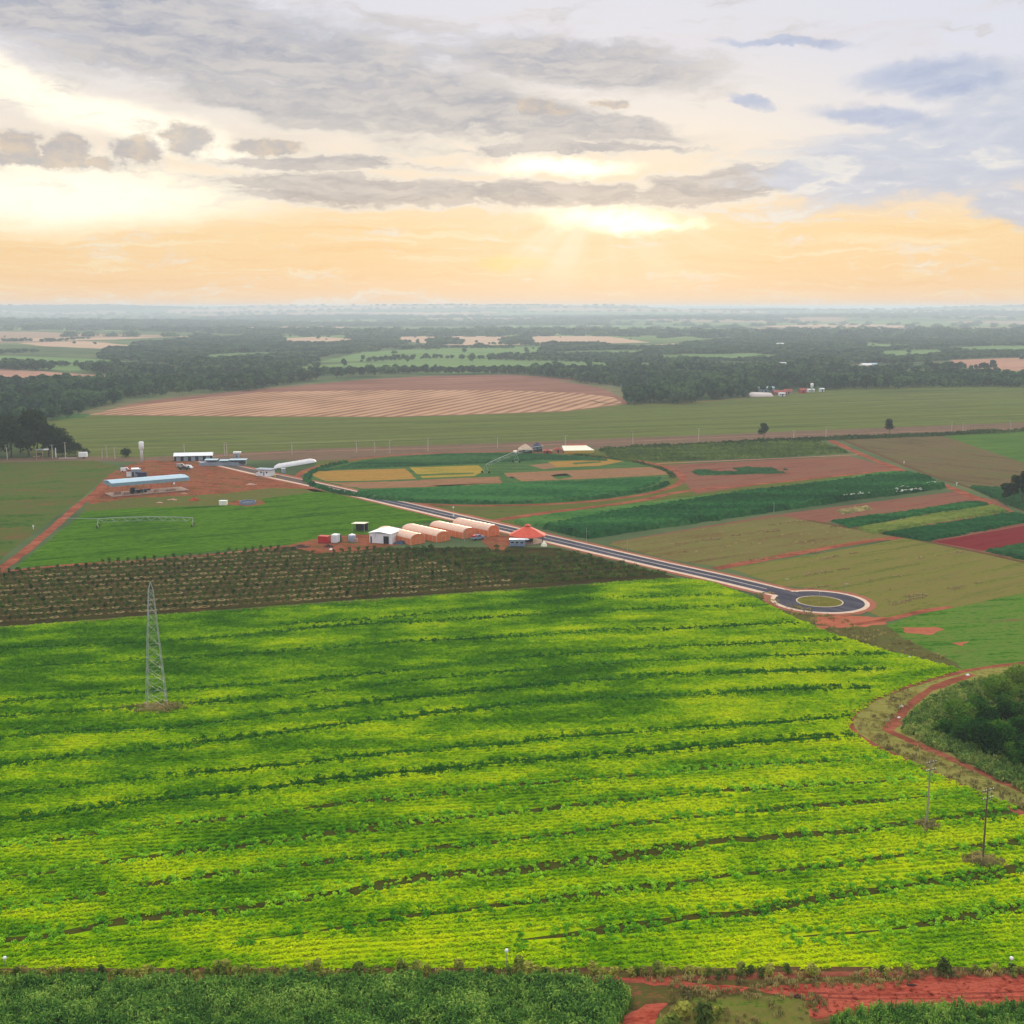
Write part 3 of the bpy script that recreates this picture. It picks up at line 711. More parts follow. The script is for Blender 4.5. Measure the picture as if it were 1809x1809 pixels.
sheet('red_clearing', [(1330, 1747), (1400, 1738), (1560, 1736), (1640, 1722), (X1, 1716), (X1, 1790), (1809, 1778), (1650, 1776), (1520, 1784), (1440, 1800), (1420, 1790), (1450, 1770), (1380, 1756)], M_clay, 6, .7, .55)
sheet('red_clearing', [(1080, 1728), (1180, 1726), (1210, 1734), (1330, 1745), (1300, 1758), (1180, 1742)], M_clay, 6.6, .7, .6)
sheet('red_clearing', [(1085, 1809), (1140, 1775), (1180, 1772), (1150, 1815), (1110, 1900)], M_clay, 6, .7, .6)
M_rut = field_mat('wheel_rut', [S(118, 54, 44), S(150, 74, 58)], big=(5, 2), small=(.6, .3))
for off in (0, 26):
    ribbon('wheel_rut', [(1400, 1752 + off * .25), (1520, 1757 + off * .3), (1700, 1756 + off * .3), (1809, 1752 + off * .35), (1990, 1745 + off * .4)], .28, M_rut, 7.4, .8, .12)
M_mead = field_mat('weedy_patch', [S(74, 92, 34), S(102, 116, 42), S(118, 104, 56), S(88, 104, 38)], big=(6, 3), small=(.6, .4), fine_k=.5)
sheet('grass_patch', [(1160, 1800), (1210, 1762), (1330, 1758), (1420, 1768), (1430, 1800), (1460, 1860), (1440, 2000), (1150, 2000)], M_mead, 7, .7, .7)

# --- right-hand corner: tracks, weedy verge, scrub floor
M_verge2 = field_mat('weedy_verge', [S(92, 84, 44), S(122, 120, 54), S(144, 136, 74), S(104, 116, 48)], ang=-.5, big=(9, 3), small=(.9, .5), fine_k=.5)
sheet('weedy_verge', [(1500, 1286), (1506, 1266), (1540, 1240), (1620, 1210), (1720, 1184), (1809, 1174), (X1, 1150), (X1, 1620), (1809, 1440), (1700, 1392), (1600, 1346), (1530, 1314)], M_verge2, 8, 3, .3)
ribbon('red_track', [(2000, 1530), (1809, 1439), (1700, 1390), (1610, 1348), (1535, 1313), (1503, 1288), (1506, 1264), (1545, 1236), (1620, 1208), (1720, 1183), (1809, 1172), (2000, 1150)], 1.5, M_dirt, 10, 2, .3)
ribbon('red_track', [(1720, 1192), (1650, 1216), (1612, 1242), (1578, 1280), (1572, 1292), (1600, 1305), (1680, 1342), (1760, 1376), (1830, 1408), (2000, 1490)], 2.0, M_dirt, 11, 1.5, .55)
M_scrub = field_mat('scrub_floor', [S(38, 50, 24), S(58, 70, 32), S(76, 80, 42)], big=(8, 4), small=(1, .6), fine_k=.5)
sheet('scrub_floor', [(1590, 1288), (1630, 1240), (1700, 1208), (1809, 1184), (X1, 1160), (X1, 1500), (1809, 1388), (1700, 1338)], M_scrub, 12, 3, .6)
M_bankb = field_mat('scrub_bank', [S(66, 62, 32), S(94, 90, 48), S(82, 92, 44)], big=(8, 4), small=(1, .6), fine_k=.5)
sheet('field_corner', [(1330, 1050), (1400, 1075), (1470, 1088), (1560, 1100), (1600, 1130), (1690, 1170), (1700, 1184), (1640, 1168), (1560, 1148), (1470, 1120), (1400, 1090)], M_bankb, 8.5, 3, .8)

# --- the paved road with kerbs, painted line and the turning circle
M_asph = field_mat('asphalt', [S(62, 60, 68), S(78, 76, 86), S(94, 90, 96)], ang=heading((965, 950), (1300, 1028)), big=(18, 2), small=(1.6, .5), fine_k=.3)
M_asphw = field_mat('dusty_asphalt', [S(84, 74, 68), S(104, 90, 82), S(96, 78, 70)], ang=heading((965, 950), (1300, 1028)), big=(18, 2), small=(1.6, .5), fine_k=.3)
M_shoul = field_mat('road_shoulder', [S(132, 76, 60), S(158, 98, 78), S(146, 104, 84)], ang=heading((965, 950), (1300, 1028)), big=(14, 2), small=(1.5, .6))
M_kerb = paint('kerb_concrete', S(206, 184, 164), .9, var=.1)
M_white = paint('road_paint', S(196, 192, 190), .8, var=.12)
ROAD_PX = [(330, 806), (400, 822), (470, 838), (560, 857), (700, 889), (850, 924), (1000, 959), (1150, 994), (1280, 1023), (1392, 1050)]
ROAD = smooth_line([G(*p) for p in ROAD_PX], 4.0)
RC = G(1448, 1063); RR = 12.0
def offset_line(P, d):
    T = np.gradient(P, axis=0); T /= np.linalg.norm(T, axis=1, keepdims=True); return P + np.stack([-T[:, 1], T[:, 0]], 1) * d
ribbon('road_shoulder', [tuple(p) for p in ROAD], 13.5, M_shoul, 12, 4, .6, world=True)
disc('road_shoulder', RC, RR + 3.2, M_shoul, 12.7, amp=.8)
RD = [tuple(p) for p in ROAD]
ribbon('road', RD, 6.6, M_asph, 14, 4, .02, world=True)
disc('turning_circle', RC, RR, M_asph, 15, amp=.02)
n_w = int(len(ROAD) * .42)
ribbon('dusty_road', [tuple(p) for p in ROAD[:n_w]], 6.2, M_asphw, 16, 4, .1, world=True)
ribbon('road_marking', [tuple(p) for p in ROAD[n_w - 6:-2]], .32, M_white, 17, 4, .02, world=True)
def kerb(name, P, w=.55, h=.13, closed=False):
    P = np.asarray(P); T = np.gradient(P, axis=0); T /= np.linalg.norm(T, axis=1, keepdims=True); Nn = np.stack([-T[:, 1], T[:, 0]], 1)
    A, B = P + Nn * w / 2, P - Nn * w / 2; n = len(P); z0 = .03
    V = [(x, y, z0) for x, y in A] + [(x, y, h) for x, y in A] + [(x, y, h) for x, y in B] + [(x, y, z0) for x, y in B]
    Fc = [(r * n + i, r * n + i + 1, (r + 1) * n + i + 1, (r + 1) * n + i) for r in range(3) for i in range(n - 1)]
    return tag(mesh_obj(name, V, Fc, M_kerb), None, None, None, 'structure')
kerb('kerb', offset_line(ROAD[8:-1], -3.6)); kerb('kerb', offset_line(ROAD[8:-1], 3.6))
a_in = math.atan2(ROAD[-1][1] - RC.y, ROAD[-1][0] - RC.x)
ths = np.linspace(a_in + .36, a_in + 2 * math.pi - .36, 80)
kerb('kerb', [(RC.x + (RR + .28) * math.cos(t), RC.y + (RR + .28) * math.sin(t)) for t in ths])
ths = np.linspace(0, 2 * math.pi, 60)
kerb('island_kerb', [(RC.x + 6.2 * math.cos(t), RC.y + 6.2 * math.sin(t)) for t in ths], .3)
disc('turning_island', RC, 6.1, field_mat('island_grass', [S(92, 90, 38), S(118, 112, 50)], big=(4, 2), small=(.8, .5)), 18, amp=.05)
M_gutter = field_mat('pale_gutter', [S(206, 172, 148), S(228, 200, 176)], big=(10, 2), small=(1.5, .6))
ribbon('footpath', [tuple(p) for p in offset_line(ROAD[6:], -4.5)], 1.2, M_gutter, 16, 4, .1, world=True)
ribbon('footpath', [tuple(p) for p in offset_line(ROAD[30:], 4.3)], .5, M_gutter, 16, 4, .1, world=True)
disc('footpath', RC, RR + 1.3, M_gutter, 13.6, r0=RR + .3, amp=.12)

# ================================================================== VEGETATION
# ---- leaf tones
L_forest = leaf_mat('forest_leaves', [S(24, 44, 34), S(42, 68, 46), S(68, 94, 56)], sc1=.012, sc2=.25, trans=.2, gain=1.45)
L_dark = leaf_mat('dark_tree_leaves', [S(20, 32, 20), S(36, 52, 28), S(56, 68, 36)], sc1=.03, sc2=.3, trans=.2, gain=1.15)
L_grove = leaf_mat('grove_leaves', [S(28, 62, 24), S(50, 98, 32), S(84, 124, 40), S(112, 136, 50)], sc1=.07, sc2=.35, trans=.3, per_object=.5, gain=1.0)
L_scrub = leaf_mat('scrub_leaves', [S(56, 82, 38), S(90, 114, 52), S(128, 136, 72)], sc1=.1, sc2=.6, trans=.3)
L_maize = leaf_mat('maize_leaves', [S(44, 78, 36), S(74, 112, 44), S(124, 150, 66)], sc1=.18, sc2=1.1, trans=.3, gain=1.6)
L_terr = leaf_mat('terrace_leaves', [S(44, 98, 18), S(82, 132, 20), S(132, 168, 36)], sc1=.06, sc2=.9, trans=.3, stretch=3, gain=2.0)
L_shrub = leaf_mat('shrub_leaves', [S(50, 62, 26), S(78, 90, 36), S(122, 122, 52)], sc1=.2, sc2=.6, trans=.3, per_object=.5, gain=2.1)
L_orch = leaf_mat('orchard_leaves', [S(30, 48, 18), S(50, 72, 24), S(76, 92, 34)], sc1=.06, sc2=.6, trans=.25)
L_dry = leaf_mat('dry_grass_leaves', [S(84, 80, 50), S(120, 112, 68), S(150, 136, 88)], sc1=.2, sc2=1.0, trans=.2)
M_bark = paint('bark', S(84, 70, 56), .9, var=.2, scale=3)
M_barkp = paint('pale_bark', S(128, 116, 100), .9, var=.2, scale=3)

def crown_quads(rng, w, h, base, n, leaf, lobes=7, hollow=.55, shape=1.0):
    """leaf quads through a crown made of uneven lobes"""
    cs = []
    for k in range(lobes):
        t = rng.random() * 6.283; r = w * .5 * .62 * math.sqrt(rng.random()); z = base + h * (.22 + .62 * rng.random())
        zz = (z - base) / h; r *= (1.25 - .75 * zz * shape)
        cs.append((r * math.cos(t), r * math.sin(t), z, w * (.20 + .16 * rng.random())))
    cs.append((0, 0, base + h * .72, w * .24))
    out = []; outw = []
    cs = np.array(cs); wts = cs[:, 3] ** 2; wts = wts / wts.sum()
    which = rng.choice(len(cs), n, p=wts)
    d = rng.normal(size=(n, 3)); d /= np.linalg.norm(d, axis=1, keepdims=True)
    rr = hollow + (1 - hollow) * rng.random(n) ** .6
    rr *= .8 + .45 * vnoise(d[:, 0] * 2.2 + which * 3.1 + 50, d[:, 1] * 2.2 + d[:, 2] * 1.7 + 50)
    C = cs[which, :3] + d * (cs[which, 3] * rr)[:, None] * np.array([1, 1, .82])
    C[:, 2] = np.maximum(C[:, 2], base * .8)
    return cards(C, leaf, rng, outward=d)
def trunk_mesh(name, rng, h, r, limbs, mat, spread):
    b = MB(); p = Vector((0, 0, -.1)); k = 4
    for i in range(k):
        q = Vector((p.x + rng.normal() * .02 * h, p.y + rng.normal() * .02 * h, h * (i + 1) / k))
        b.bar(p, q, r * (1 - .18 * i), 6, r * (1 - .18 * (i + 1))); p = q
    for i in range(limbs):
        t = 6.283 * (i + rng.random() * .6) / limbs; z = h * (.5 + .4 * rng.random())
        b.bar((0, 0, z), (spread * math.cos(t), spread * math.sin(t), z + spread * (.6 + .6 * rng.random())), r * .42, 5, r * .12)
    me = bpy.data.meshes.new(name); me.from_pydata(b.v, [], b.f); me.materials.append(mat); return me
def crown_mesh(name, seed, w, h, base, n, leaf, mat, **kw):
    rng = np.random.default_rng(seed)
    return quad_mesh(name, crown_quads(rng, w, h, base, n, leaf, **kw), mat)
def merged_tree(name, seed, w, h, base, n, leaf, mat, **kw):
    """far tree as one light mesh for the woods: crown and trunk"""
    rng = np.random.default_rng(seed)
    Q = crown_quads(rng, w, h, base, n, leaf, **kw)
    tr = np.array([[(-.2, 0, -.3), (.2, 0, -.3), (.12, 0, base + h * .4), (-.12, 0, base + h * .4)], [(0, -.2, -.3), (0, .2, -.3), (0, .12, base + h * .4), (0, -.12, base + h * .4)]])
    return quad_mesh(name, np.concatenate([Q, tr]), mat)

variants('forest', [merged_tree('wood_tree', 100 + i, 9.5 + i % 3, 8 + (i * 1.7) % 3, 2.2, 260, 1.9, L_forest, lobes=6) for i in range(6)])
variants('clump', [merged_tree('wood_clump', 200 + i, 40 + 8 * (i % 3), 9 + i % 3, 0.5, 260, 6.0, L_forest, lobes=10, shape=.2) for i in range(4)])

# ---- woods of the middle distance
W_A = [(-300, 705), (-300, 682), (0, 681), (90, 679), (150, 674), (230, 667), (300, 661), (450, 658), (560, 654), (600, 662), (500, 682), (400, 693), (250, 706), (158, 720), (145, 733), (85, 743), (0, 760), (-300, 790)]
W_B = [(170, 634), (180, 618), (250, 606), (330, 600), (490, 591), (500, 606), (560, 609), (600, 606), (620, 590), (690, 590), (722, 607), (660, 616), (560, 632), (545, 648), (470, 652), (430, 657), (330, 652), (258, 641)]
W_C = [(560, 658), (700, 653), (900, 656), (1060, 660), (1130, 658), (1160, 670), (1150, 690), (1110, 695), (1060, 678), (900, 661), (700, 662), (600, 668)]
W_D = [(690, 632), (710, 618), (850, 612), (885, 620), (1000, 610), (1150, 616), (1290, 600), (1400, 594), (1550, 598), (1809, 604), (2100, 600), (2100, 628), (1809, 632), (1680, 634), (1600, 642), (1480, 645), (1500, 660), (1400, 668), (1250, 670), (1160, 660), (1190, 650), (1100, 640), (1080, 652), (1000, 634), (900, 632), (800, 632)]
W_E = [(1104, 714), (1108, 694), (1180, 678), (1250, 682), (1310, 684), (1318, 702), (1240, 708), (1200, 714)]
W_F = [(1440, 690), (1470, 672), (1600, 668), (1809, 672), (2100, 668), (2100, 690), (1809, 684), (1600, 681), (1470, 686)]
W_G = [(-300, 652), (0, 653), (60, 646), (130, 645), (200, 650), (255, 652), (285, 664), (200, 664), (90, 655), (0, 658), (-300, 664)]
W_H = [(755, 611), (760, 602), (780, 598), (815, 604), (817, 611)]
W_I = [(887, 606), (889, 597), (935, 597), (935, 607)]
W_J = [(1320, 690), (1380, 678), (1440, 676), (1465, 686), (1430, 690)]
W_K = [(1075, 656), (1080, 646), (1122, 645), (1124, 654)]
W_L = [(700, 590), (710, 578), (745, 580), (745, 590)]
def band_points(d0, d1, sp, xpad=1.35):
    n_y = int((d1 - d0) / sp); pts = []
    for i in range(n_y):
        y = d0 + i * sp; hw = y * C_PX / F_PX * xpad; n = int(2 * hw / sp)
        pts.append(np.stack([np.linspace(-hw, hw, n), np.full(n, y)], 1))
    P = np.concatenate(pts); P += RNG.normal(size=P.shape) * sp * .33; return P
P = band_points(640, 3300, 8.2)
qx, qy = to_px(P[:, 0], P[:, 1])
qx = qx + (fbm(P[:, 0] / 60, P[:, 1] / 60, 3) - .5) * 30; qy = qy + (fbm(P[:, 0] / 70 + 9, P[:, 1] / 70, 3) - .5) * 9
dens = np.zeros(len(P))
for w, d in ((W_A, 1), (W_B, .95), (W_C, .95), (W_D, .9), (W_E, 1), (W_F, .95), (W_G, .8), (W_H, 1), (W_I, 1), (W_J, .9), (W_K, .9), (W_L, .9)):
    dens = np.maximum(dens, in_poly(qx, qy, w) * d)
gaps = fbm(P[:, 0] / 110 + 3, P[:, 1] / 110 + 8, 3)
dens = dens * np.where(gaps > .60, .3, 1.0)
scrubz = in_poly(qx, qy, [(1150, 700), (1150, 655), (1500, 655), (1640, 650), (2100, 655), (2100, 690), (1800, 682), (1460, 690), (1310, 700)])
dens = np.maximum(dens, scrubz * np.where(gaps > .5, .75, .3))
loose = (qy < 655) & (qy > 560)
dens = np.maximum(dens, loose * sstep(fbm(P[:, 0] / 300 + 20, P[:, 1] / 240, 3), .62, .70) * .6)
clear = np.zeros(len(P), bool)
for nm, pl, mt in far: clear |= in_poly(qx, qy, pl)
dens = np.where(clear, np.where(in_poly(qx, qy, W_H) | in_poly(qx, qy, W_I) | in_poly(qx, qy, W_K), 1, .0022), dens)
keep = RNG.random(len(P)) < dens
FP = P[keep]
near = FP[:, 1] < 1700
s = (.62 + .5 * RNG.random(len(FP))) * np.where(fbm(FP[:, 0] / 90, FP[:, 1] / 90 + 40, 2) > .5, 1.05, .85)
scatter('forest', 'forest', FP[near, 0], FP[near, 1], 0 * FP[near, 0], s[near], 'dark evergreen wood bordering the ploughed and olive fields')
scatter('forest', 'forest', FP[~near, 0], FP[~near, 1], terrain(FP[~near, 0], FP[~near, 1]), s[~near] * 1.05, 'blue hazy woods and hedgerows of the valley beyond the fields', zs=.55)
HL = [([(545, 661), (640, 660), (760, 658), (900, 658), (1040, 661), (1130, 668)], 3), ([(0, 652), (120, 647), (250, 651), (300, 658)], 2), ([(1460, 687), (1600, 682), (1809, 684), (2050, 690)], 2), ([(640, 640), (760, 634), (900, 637), (1080, 643)], 1)]
hx = []
for ln, k_ in HL:
    L = smooth_line([G(*p) for p in ln], 4.5)
    hx += [L + RNG.normal(size=L.shape) * np.array([3, 9]) for _ in range(k_)]
hx = np.concatenate(hx)
scatter('forest', 'forest', hx[:, 0], hx[:, 1], 0 * hx[:, 0], .45 + .45 * RNG.random(len(hx)), 'dark tree belts hemming the ploughed circle and the pastures', zs=.8)
# ---- woods and hedges out to the skyline
P = band_points(3200, 13000, 46, 1.25)
k = sstep(fbm(P[:, 0] / 2300 + 11, P[:, 1] / 1100 + 4, 4), .58, .64)
hedge = np.abs(((P[:, 1] + 300 * fbm(P[:, 0] / 900, P[:, 1] / 900, 2)) / 760) % 1 - .5) < .035
keep = RNG.random(len(P)) < np.maximum(k * .9, hedge * .55)
FP = P[keep]
scatter('forest', 'clump', FP[:, 0], FP[:, 1], terrain(FP[:, 0], FP[:, 1]), .6 + .5 * RNG.random(len(FP)), 'far woods fading into haze below the skyline', zs=.8)

# ---- the big bright crop: plants in drill rows, broken by contour terraces
def plant_mesh(name, seed, w, h, n, leaf, mat, up=.4):
    rng = np.random.default_rng(seed)
    t = rng.random(n) * 6.283; r = w * .5 * np.sqrt(rng.random(n)); z = h * (.25 + .75 * rng.random(n)) * (1 - .55 * (r / (w * .5)) ** 2)
    return quad_mesh(name, cards(np.stack([r * np.cos(t), r * np.sin(t), z], 1), leaf, rng, flat=up), mat)
def crop_leaf_mat(name='bright_crop_leaves', k=1.0):
    m = bpy.data.materials.new(name); m.use_nodes = True
    b = NB(m.node_tree); b.n.remove(b.n['Principled BSDF']); out = b.n['Material Output']
    Pp = b.new('ShaderNodeNewGeometry').outputs['Position']
    ca, sa = math.cos(hb), math.sin(hb)
    u = b.dot(Pp, (ca, sa, 0)); w = b.dot(Pp, (-sa, ca, 0))
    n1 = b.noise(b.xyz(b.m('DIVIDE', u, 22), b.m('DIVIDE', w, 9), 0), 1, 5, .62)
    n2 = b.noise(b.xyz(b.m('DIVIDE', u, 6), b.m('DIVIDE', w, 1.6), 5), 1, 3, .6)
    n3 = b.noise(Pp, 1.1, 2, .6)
    # colour drifts yellower towards the right-hand and lower part of the stand
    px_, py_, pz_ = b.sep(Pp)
    yel_bias = b.m('MULTIPLY_ADD', px_, .0012, b.m('MULTIPLY_ADD', py_, -.0007, .20))
    f = b.m('ADD', b.m('MULTIPLY_ADD', b.m('SUBTRACT', n1, .5), 1.6, .46), yel_bias)
    # deeper green patches in the colour, strongest towards the back of the field
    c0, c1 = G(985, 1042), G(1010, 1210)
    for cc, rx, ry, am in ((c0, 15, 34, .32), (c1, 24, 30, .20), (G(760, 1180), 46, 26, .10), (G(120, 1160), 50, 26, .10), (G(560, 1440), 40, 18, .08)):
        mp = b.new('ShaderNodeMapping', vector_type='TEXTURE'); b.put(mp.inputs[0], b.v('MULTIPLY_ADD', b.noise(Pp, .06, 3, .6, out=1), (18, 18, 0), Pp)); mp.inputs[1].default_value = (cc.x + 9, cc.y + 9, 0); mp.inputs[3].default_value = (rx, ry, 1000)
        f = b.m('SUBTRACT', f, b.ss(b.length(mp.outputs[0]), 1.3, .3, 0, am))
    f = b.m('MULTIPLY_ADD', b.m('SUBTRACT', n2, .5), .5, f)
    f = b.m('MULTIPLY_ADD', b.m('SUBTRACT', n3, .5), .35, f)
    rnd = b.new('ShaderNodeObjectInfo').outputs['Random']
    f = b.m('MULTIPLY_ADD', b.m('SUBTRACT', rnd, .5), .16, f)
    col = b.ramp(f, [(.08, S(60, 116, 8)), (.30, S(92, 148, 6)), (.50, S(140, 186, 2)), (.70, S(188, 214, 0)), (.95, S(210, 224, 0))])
    d = b.new('ShaderNodeBsdfDiffuse'); t = b.new('ShaderNodeBsdfTranslucent')
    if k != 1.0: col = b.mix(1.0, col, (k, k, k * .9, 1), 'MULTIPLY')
    b.put(d.inputs[0], col); b.put(t.inputs[0], col)
    mx = b.new('ShaderNodeMixShader'); mx.inputs[0].default_value = .12 if k == 1.0 else 0.0
    b.l.new(d.outputs[0], mx.inputs[1]); b.l.new(t.outputs[0], mx.inputs[2]); b.l.new(mx.outputs[0], out.inputs[0])
    return m
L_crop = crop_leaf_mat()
M_crop_floor = crop_leaf_mat('low_crop_leaves', .70)      # crop colours darkened for the low leaves and gaps between the rows
for o_ in COL.objects:
    if o_.name.startswith('bright_field'): o_.data.materials[0] = M_crop_floor
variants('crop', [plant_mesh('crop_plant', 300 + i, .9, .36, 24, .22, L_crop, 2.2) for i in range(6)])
L_terrd = leaf_mat('dark_terrace_leaves', [S(26, 76, 16), S(44, 98, 20), S(76, 128, 28)], sc1=.06, sc2=.9, trans=.3, stretch=3, gain=1.5)
variants('terrace_dark', [plant_mesh('terrace_bush', 350 + i, 1.25, .9, 40, .28, L_terrd, .5) for i in range(5)])
variants('terrace', [plant_mesh('terrace_bush', 330 + i, 1.25, .9, 40, .28, L_terr, .5) for i in range(5)])
TERR = [
 ([(2000, 1568), (1809, 1604), (1700, 1622), (1600, 1640), (1480, 1650), (1400, 1656)], 1.5),
 ([(2000, 1500), (1809, 1536), (1700, 1553), (1560, 1572), (1450, 1588), (1350, 1610), (1200, 1626), (1080, 1643), (1000, 1652), (920, 1661)], 1.7),
 ([(2000, 1450), (1809, 1486), (1740, 1497), (1600, 1510), (1500, 1525), (1400, 1538), (1300, 1546), (1200, 1563), (1080, 1576), (980, 1590), (900, 1598), (800, 1611), (700, 1623), (600, 1640), (520, 1651), (440, 1662)], .97),
 ([(1990, 1400), (1809, 1432), (1740, 1441), (1600, 1454), (1500, 1471), (1380, 1479), (1250, 1491), (1140, 1509), (1000, 1529), (900, 1541), (780, 1549), (650, 1568), (560, 1583), (440, 1605), (300, 1617), (180, 1637), (100, 1651), (0, 1662), (-200, 1690)], 1.7),
 ([(1700, 1401), (1600, 1412), (1400, 1429), (1250, 1441), (1100, 1459), (950, 1481), (850, 1491), (700, 1511), (560, 1526), (440, 1541), (350, 1551), (200, 1573), (100, 1593), (0, 1606), (-200, 1632)], 1.0),
 ([(1640, 1373), (1500, 1386), (1300, 1396), (1150, 1409), (1000, 1426), (850, 1443), (750, 1451), (600, 1471), (450, 1494), (300, 1509), (200, 1521), (100, 1541), (0, 1551), (-200, 1578)], 1.2),
 ([(1560, 1341), (1400, 1349), (1250, 1358), (1100, 1373), (930, 1386), (800, 1401), (600, 1421), (450, 1444), (300, 1456), (180, 1473), (80, 1486), (0, 1496), (-200, 1520)], 1.0),
 ([(1500, 1301), (1350, 1311), (1200, 1323), (1050, 1336), (904, 1346), (750, 1363), (600, 1376), (450, 1396), (300, 1411), (150, 1431), (0, 1451), (-200, 1475)], .9),
 ([(1495, 1266), (1350, 1279), (1150, 1291), (1000, 1303), (904, 1314), (750, 1326), (600, 1341), (450, 1358), (300, 1371), (150, 1386), (0, 1406), (-200, 1430)], .8),
 ([(1530, 1216), (1400, 1219), (1250, 1227), (1100, 1233), (970, 1239), (904, 1246), (750, 1263), (600, 1281), (450, 1301), (300, 1321), (150, 1336), (0, 1351), (-200, 1375)], .9),
 ([(1560, 1183), (1400, 1185), (1250, 1191), (1130, 1196), (1000, 1206), (904, 1216), (700, 1236), (500, 1261), (300, 1286), (120, 1292), (0, 1306), (-200, 1330)], .9),
 ([(1560, 1156), (1400, 1159), (1250, 1164), (1100, 1171), (950, 1183), (750, 1201), (550, 1226), (350, 1243), (200, 1253), (0, 1268), (-200, 1290)], .7),
 ([(1480, 1131), (1300, 1139), (1150, 1146), (1000, 1156), (904, 1164), (700, 1186), (500, 1206), (350, 1216), (150, 1231), (-200, 1255)], .7),
 ([(1400, 1101), (1200, 1111), (1050, 1116), (904, 1126), (700, 1136), (500, 1151), (300, 1166), (0, 1181), (-200, 1200)], .7),
 ([(1330, 1071), (1150, 1076), (1000, 1083), (800, 1096), (600, 1106), (400, 1126), (200, 1139), (0, 1146), (-200, 1165)], .6),
 ([(1270, 1051), (1000, 1061), (700, 1091), (500, 1104)], .5)]
FW = [tuple(G(*p)[:2]) for p in FIELD]
fx = np.array(FW)
M_tsoil = field_mat('terrace_soil', [S(48, 58, 16), S(76, 72, 28), S(58, 78, 20)], ang=hb, big=(7, 2), small=(.9, .5), fine_k=.5)
M_tgrass = field_mat('terrace_grass', [S(26, 62, 14), S(40, 84, 16), S(58, 96, 22)], ang=hb, big=(9, 2), small=(1.2, .5), fine_k=.5)
tl = []
for ln, wd in TERR:
    L = smooth_line([G(*p) for p in ln], 3.0); tl.append((L, wd))
# rows of crop
ca, sa = math.cos(hb), math.sin(hb)
U0 = fx @ np.array([ca, sa]); V0 = fx @ np.array([-sa, ca])
row_sp, in_sp = 1.15, .46
uu = np.arange(U0.min(), U0.max(), in_sp); vv = np.arange(V0.min(), V0.max(), row_sp)
UU, VV = np.meshgrid(uu, vv)
UU = UU + RNG.normal(size=UU.shape) * .22
VV = VV + (fbm(UU / 40, VV / 12, 2) - .5) * 3.0 + RNG.normal(size=UU.shape) * .07
CX = (UU * ca - VV * sa).ravel(); CY = (UU * sa + VV * ca).ravel()
ok = in_poly(CX, CY, FW); CX, CY = CX[ok], CY[ok]
px_c, py_c = to_px(CX, CY)
ok = (px_c > -330) & (px_c < 2140); CX, CY = CX[ok], CY[ok]
near_t = np.full(CX.shape, 9.0)
for L, wd in tl:
    lo, hi = L.min(0) - 4, L.max(0) + 4
    sel = (CX > lo[0]) & (CX < hi[0]) & (CY > lo[1]) & (CY < hi[1])
    idx = np.nonzero(sel)[0]
    dd = seg_dist(CX[idx], CY[idx], L[::2]) / (wd * (.35 + .75 * fbm(CX[idx] / 9, CY[idx] / 9, 2)))
    near_t[idx] = np.minimum(near_t[idx], dd)
ok = (near_t > 1.0) & (RNG.random(len(CX)) < .95)
CX, CY = CX[ok], CY[ok]
gz = fbm(CX / 16, CY / 5, 3)
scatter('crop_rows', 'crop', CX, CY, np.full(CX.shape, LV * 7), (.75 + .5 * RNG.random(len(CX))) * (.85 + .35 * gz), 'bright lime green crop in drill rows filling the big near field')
BX, BY, BS, BD = [], [], [], []
for L, wd in tl:
    T = np.gradient(L, axis=0); T /= np.linalg.norm(T, axis=1, keepdims=True); Nn = np.stack([-T[:, 1], T[:, 0]], 1)
    if wd > .95: ribbon('terrace_soil', [tuple(p) for p in L], wd * 1.5, M_tsoil, 8.5, 3.0, 1.1 * wd, world=True, taper=9)
    else: ribbon('terrace_grass', [tuple(p) for p in L], 1.9 * wd, M_tgrass, 8.5, 3.0, 1.1 * wd, world=True, taper=6)
    for p, n in zip(L, Nn):
        m = int(14 + 11 * wd)
        off = np.where(RNG.random(m) < .72, np.sign(RNG.normal(size=m)) * wd * (.75 + .45 * RNG.random(m)), RNG.normal(size=m) * wd * .6)
        q = p[None] + n[None] * off[:, None] + RNG.normal(size=(m, 2)) * .8
        BD += [wd < .95] * m; BX += list(q[:, 0]); BY += list(q[:, 1]); BS += list((.30 + .40 * RNG.random(m)) * (1.0 if wd > .8 else .85))
BX, BY, BS, BD = np.array(BX), np.array(BY), np.array(BS), np.array(BD)
ok = in_poly(BX, BY, FW) & (RNG.random(len(BX)) < np.clip(fbm(BX / 14, BY / 14, 2) * 2.0, 0, 1)); BX, BY, BS, BD = BX[ok], BY[ok], BS[ok], BD[ok]
scatter('terrace_bushes', 'terrace', BX[~BD], BY[~BD], np.full((~BD).sum(), LV * 8), BS[~BD], 'light bushy plants along the wide terraces of the near field')
scatter('terrace_bushes', 'terrace_dark', BX[BD], BY[BD], np.full(BD.sum(), LV * 8), BS[BD] * 1.15, 'dark green bushy lines along the narrow terraces of the near field')

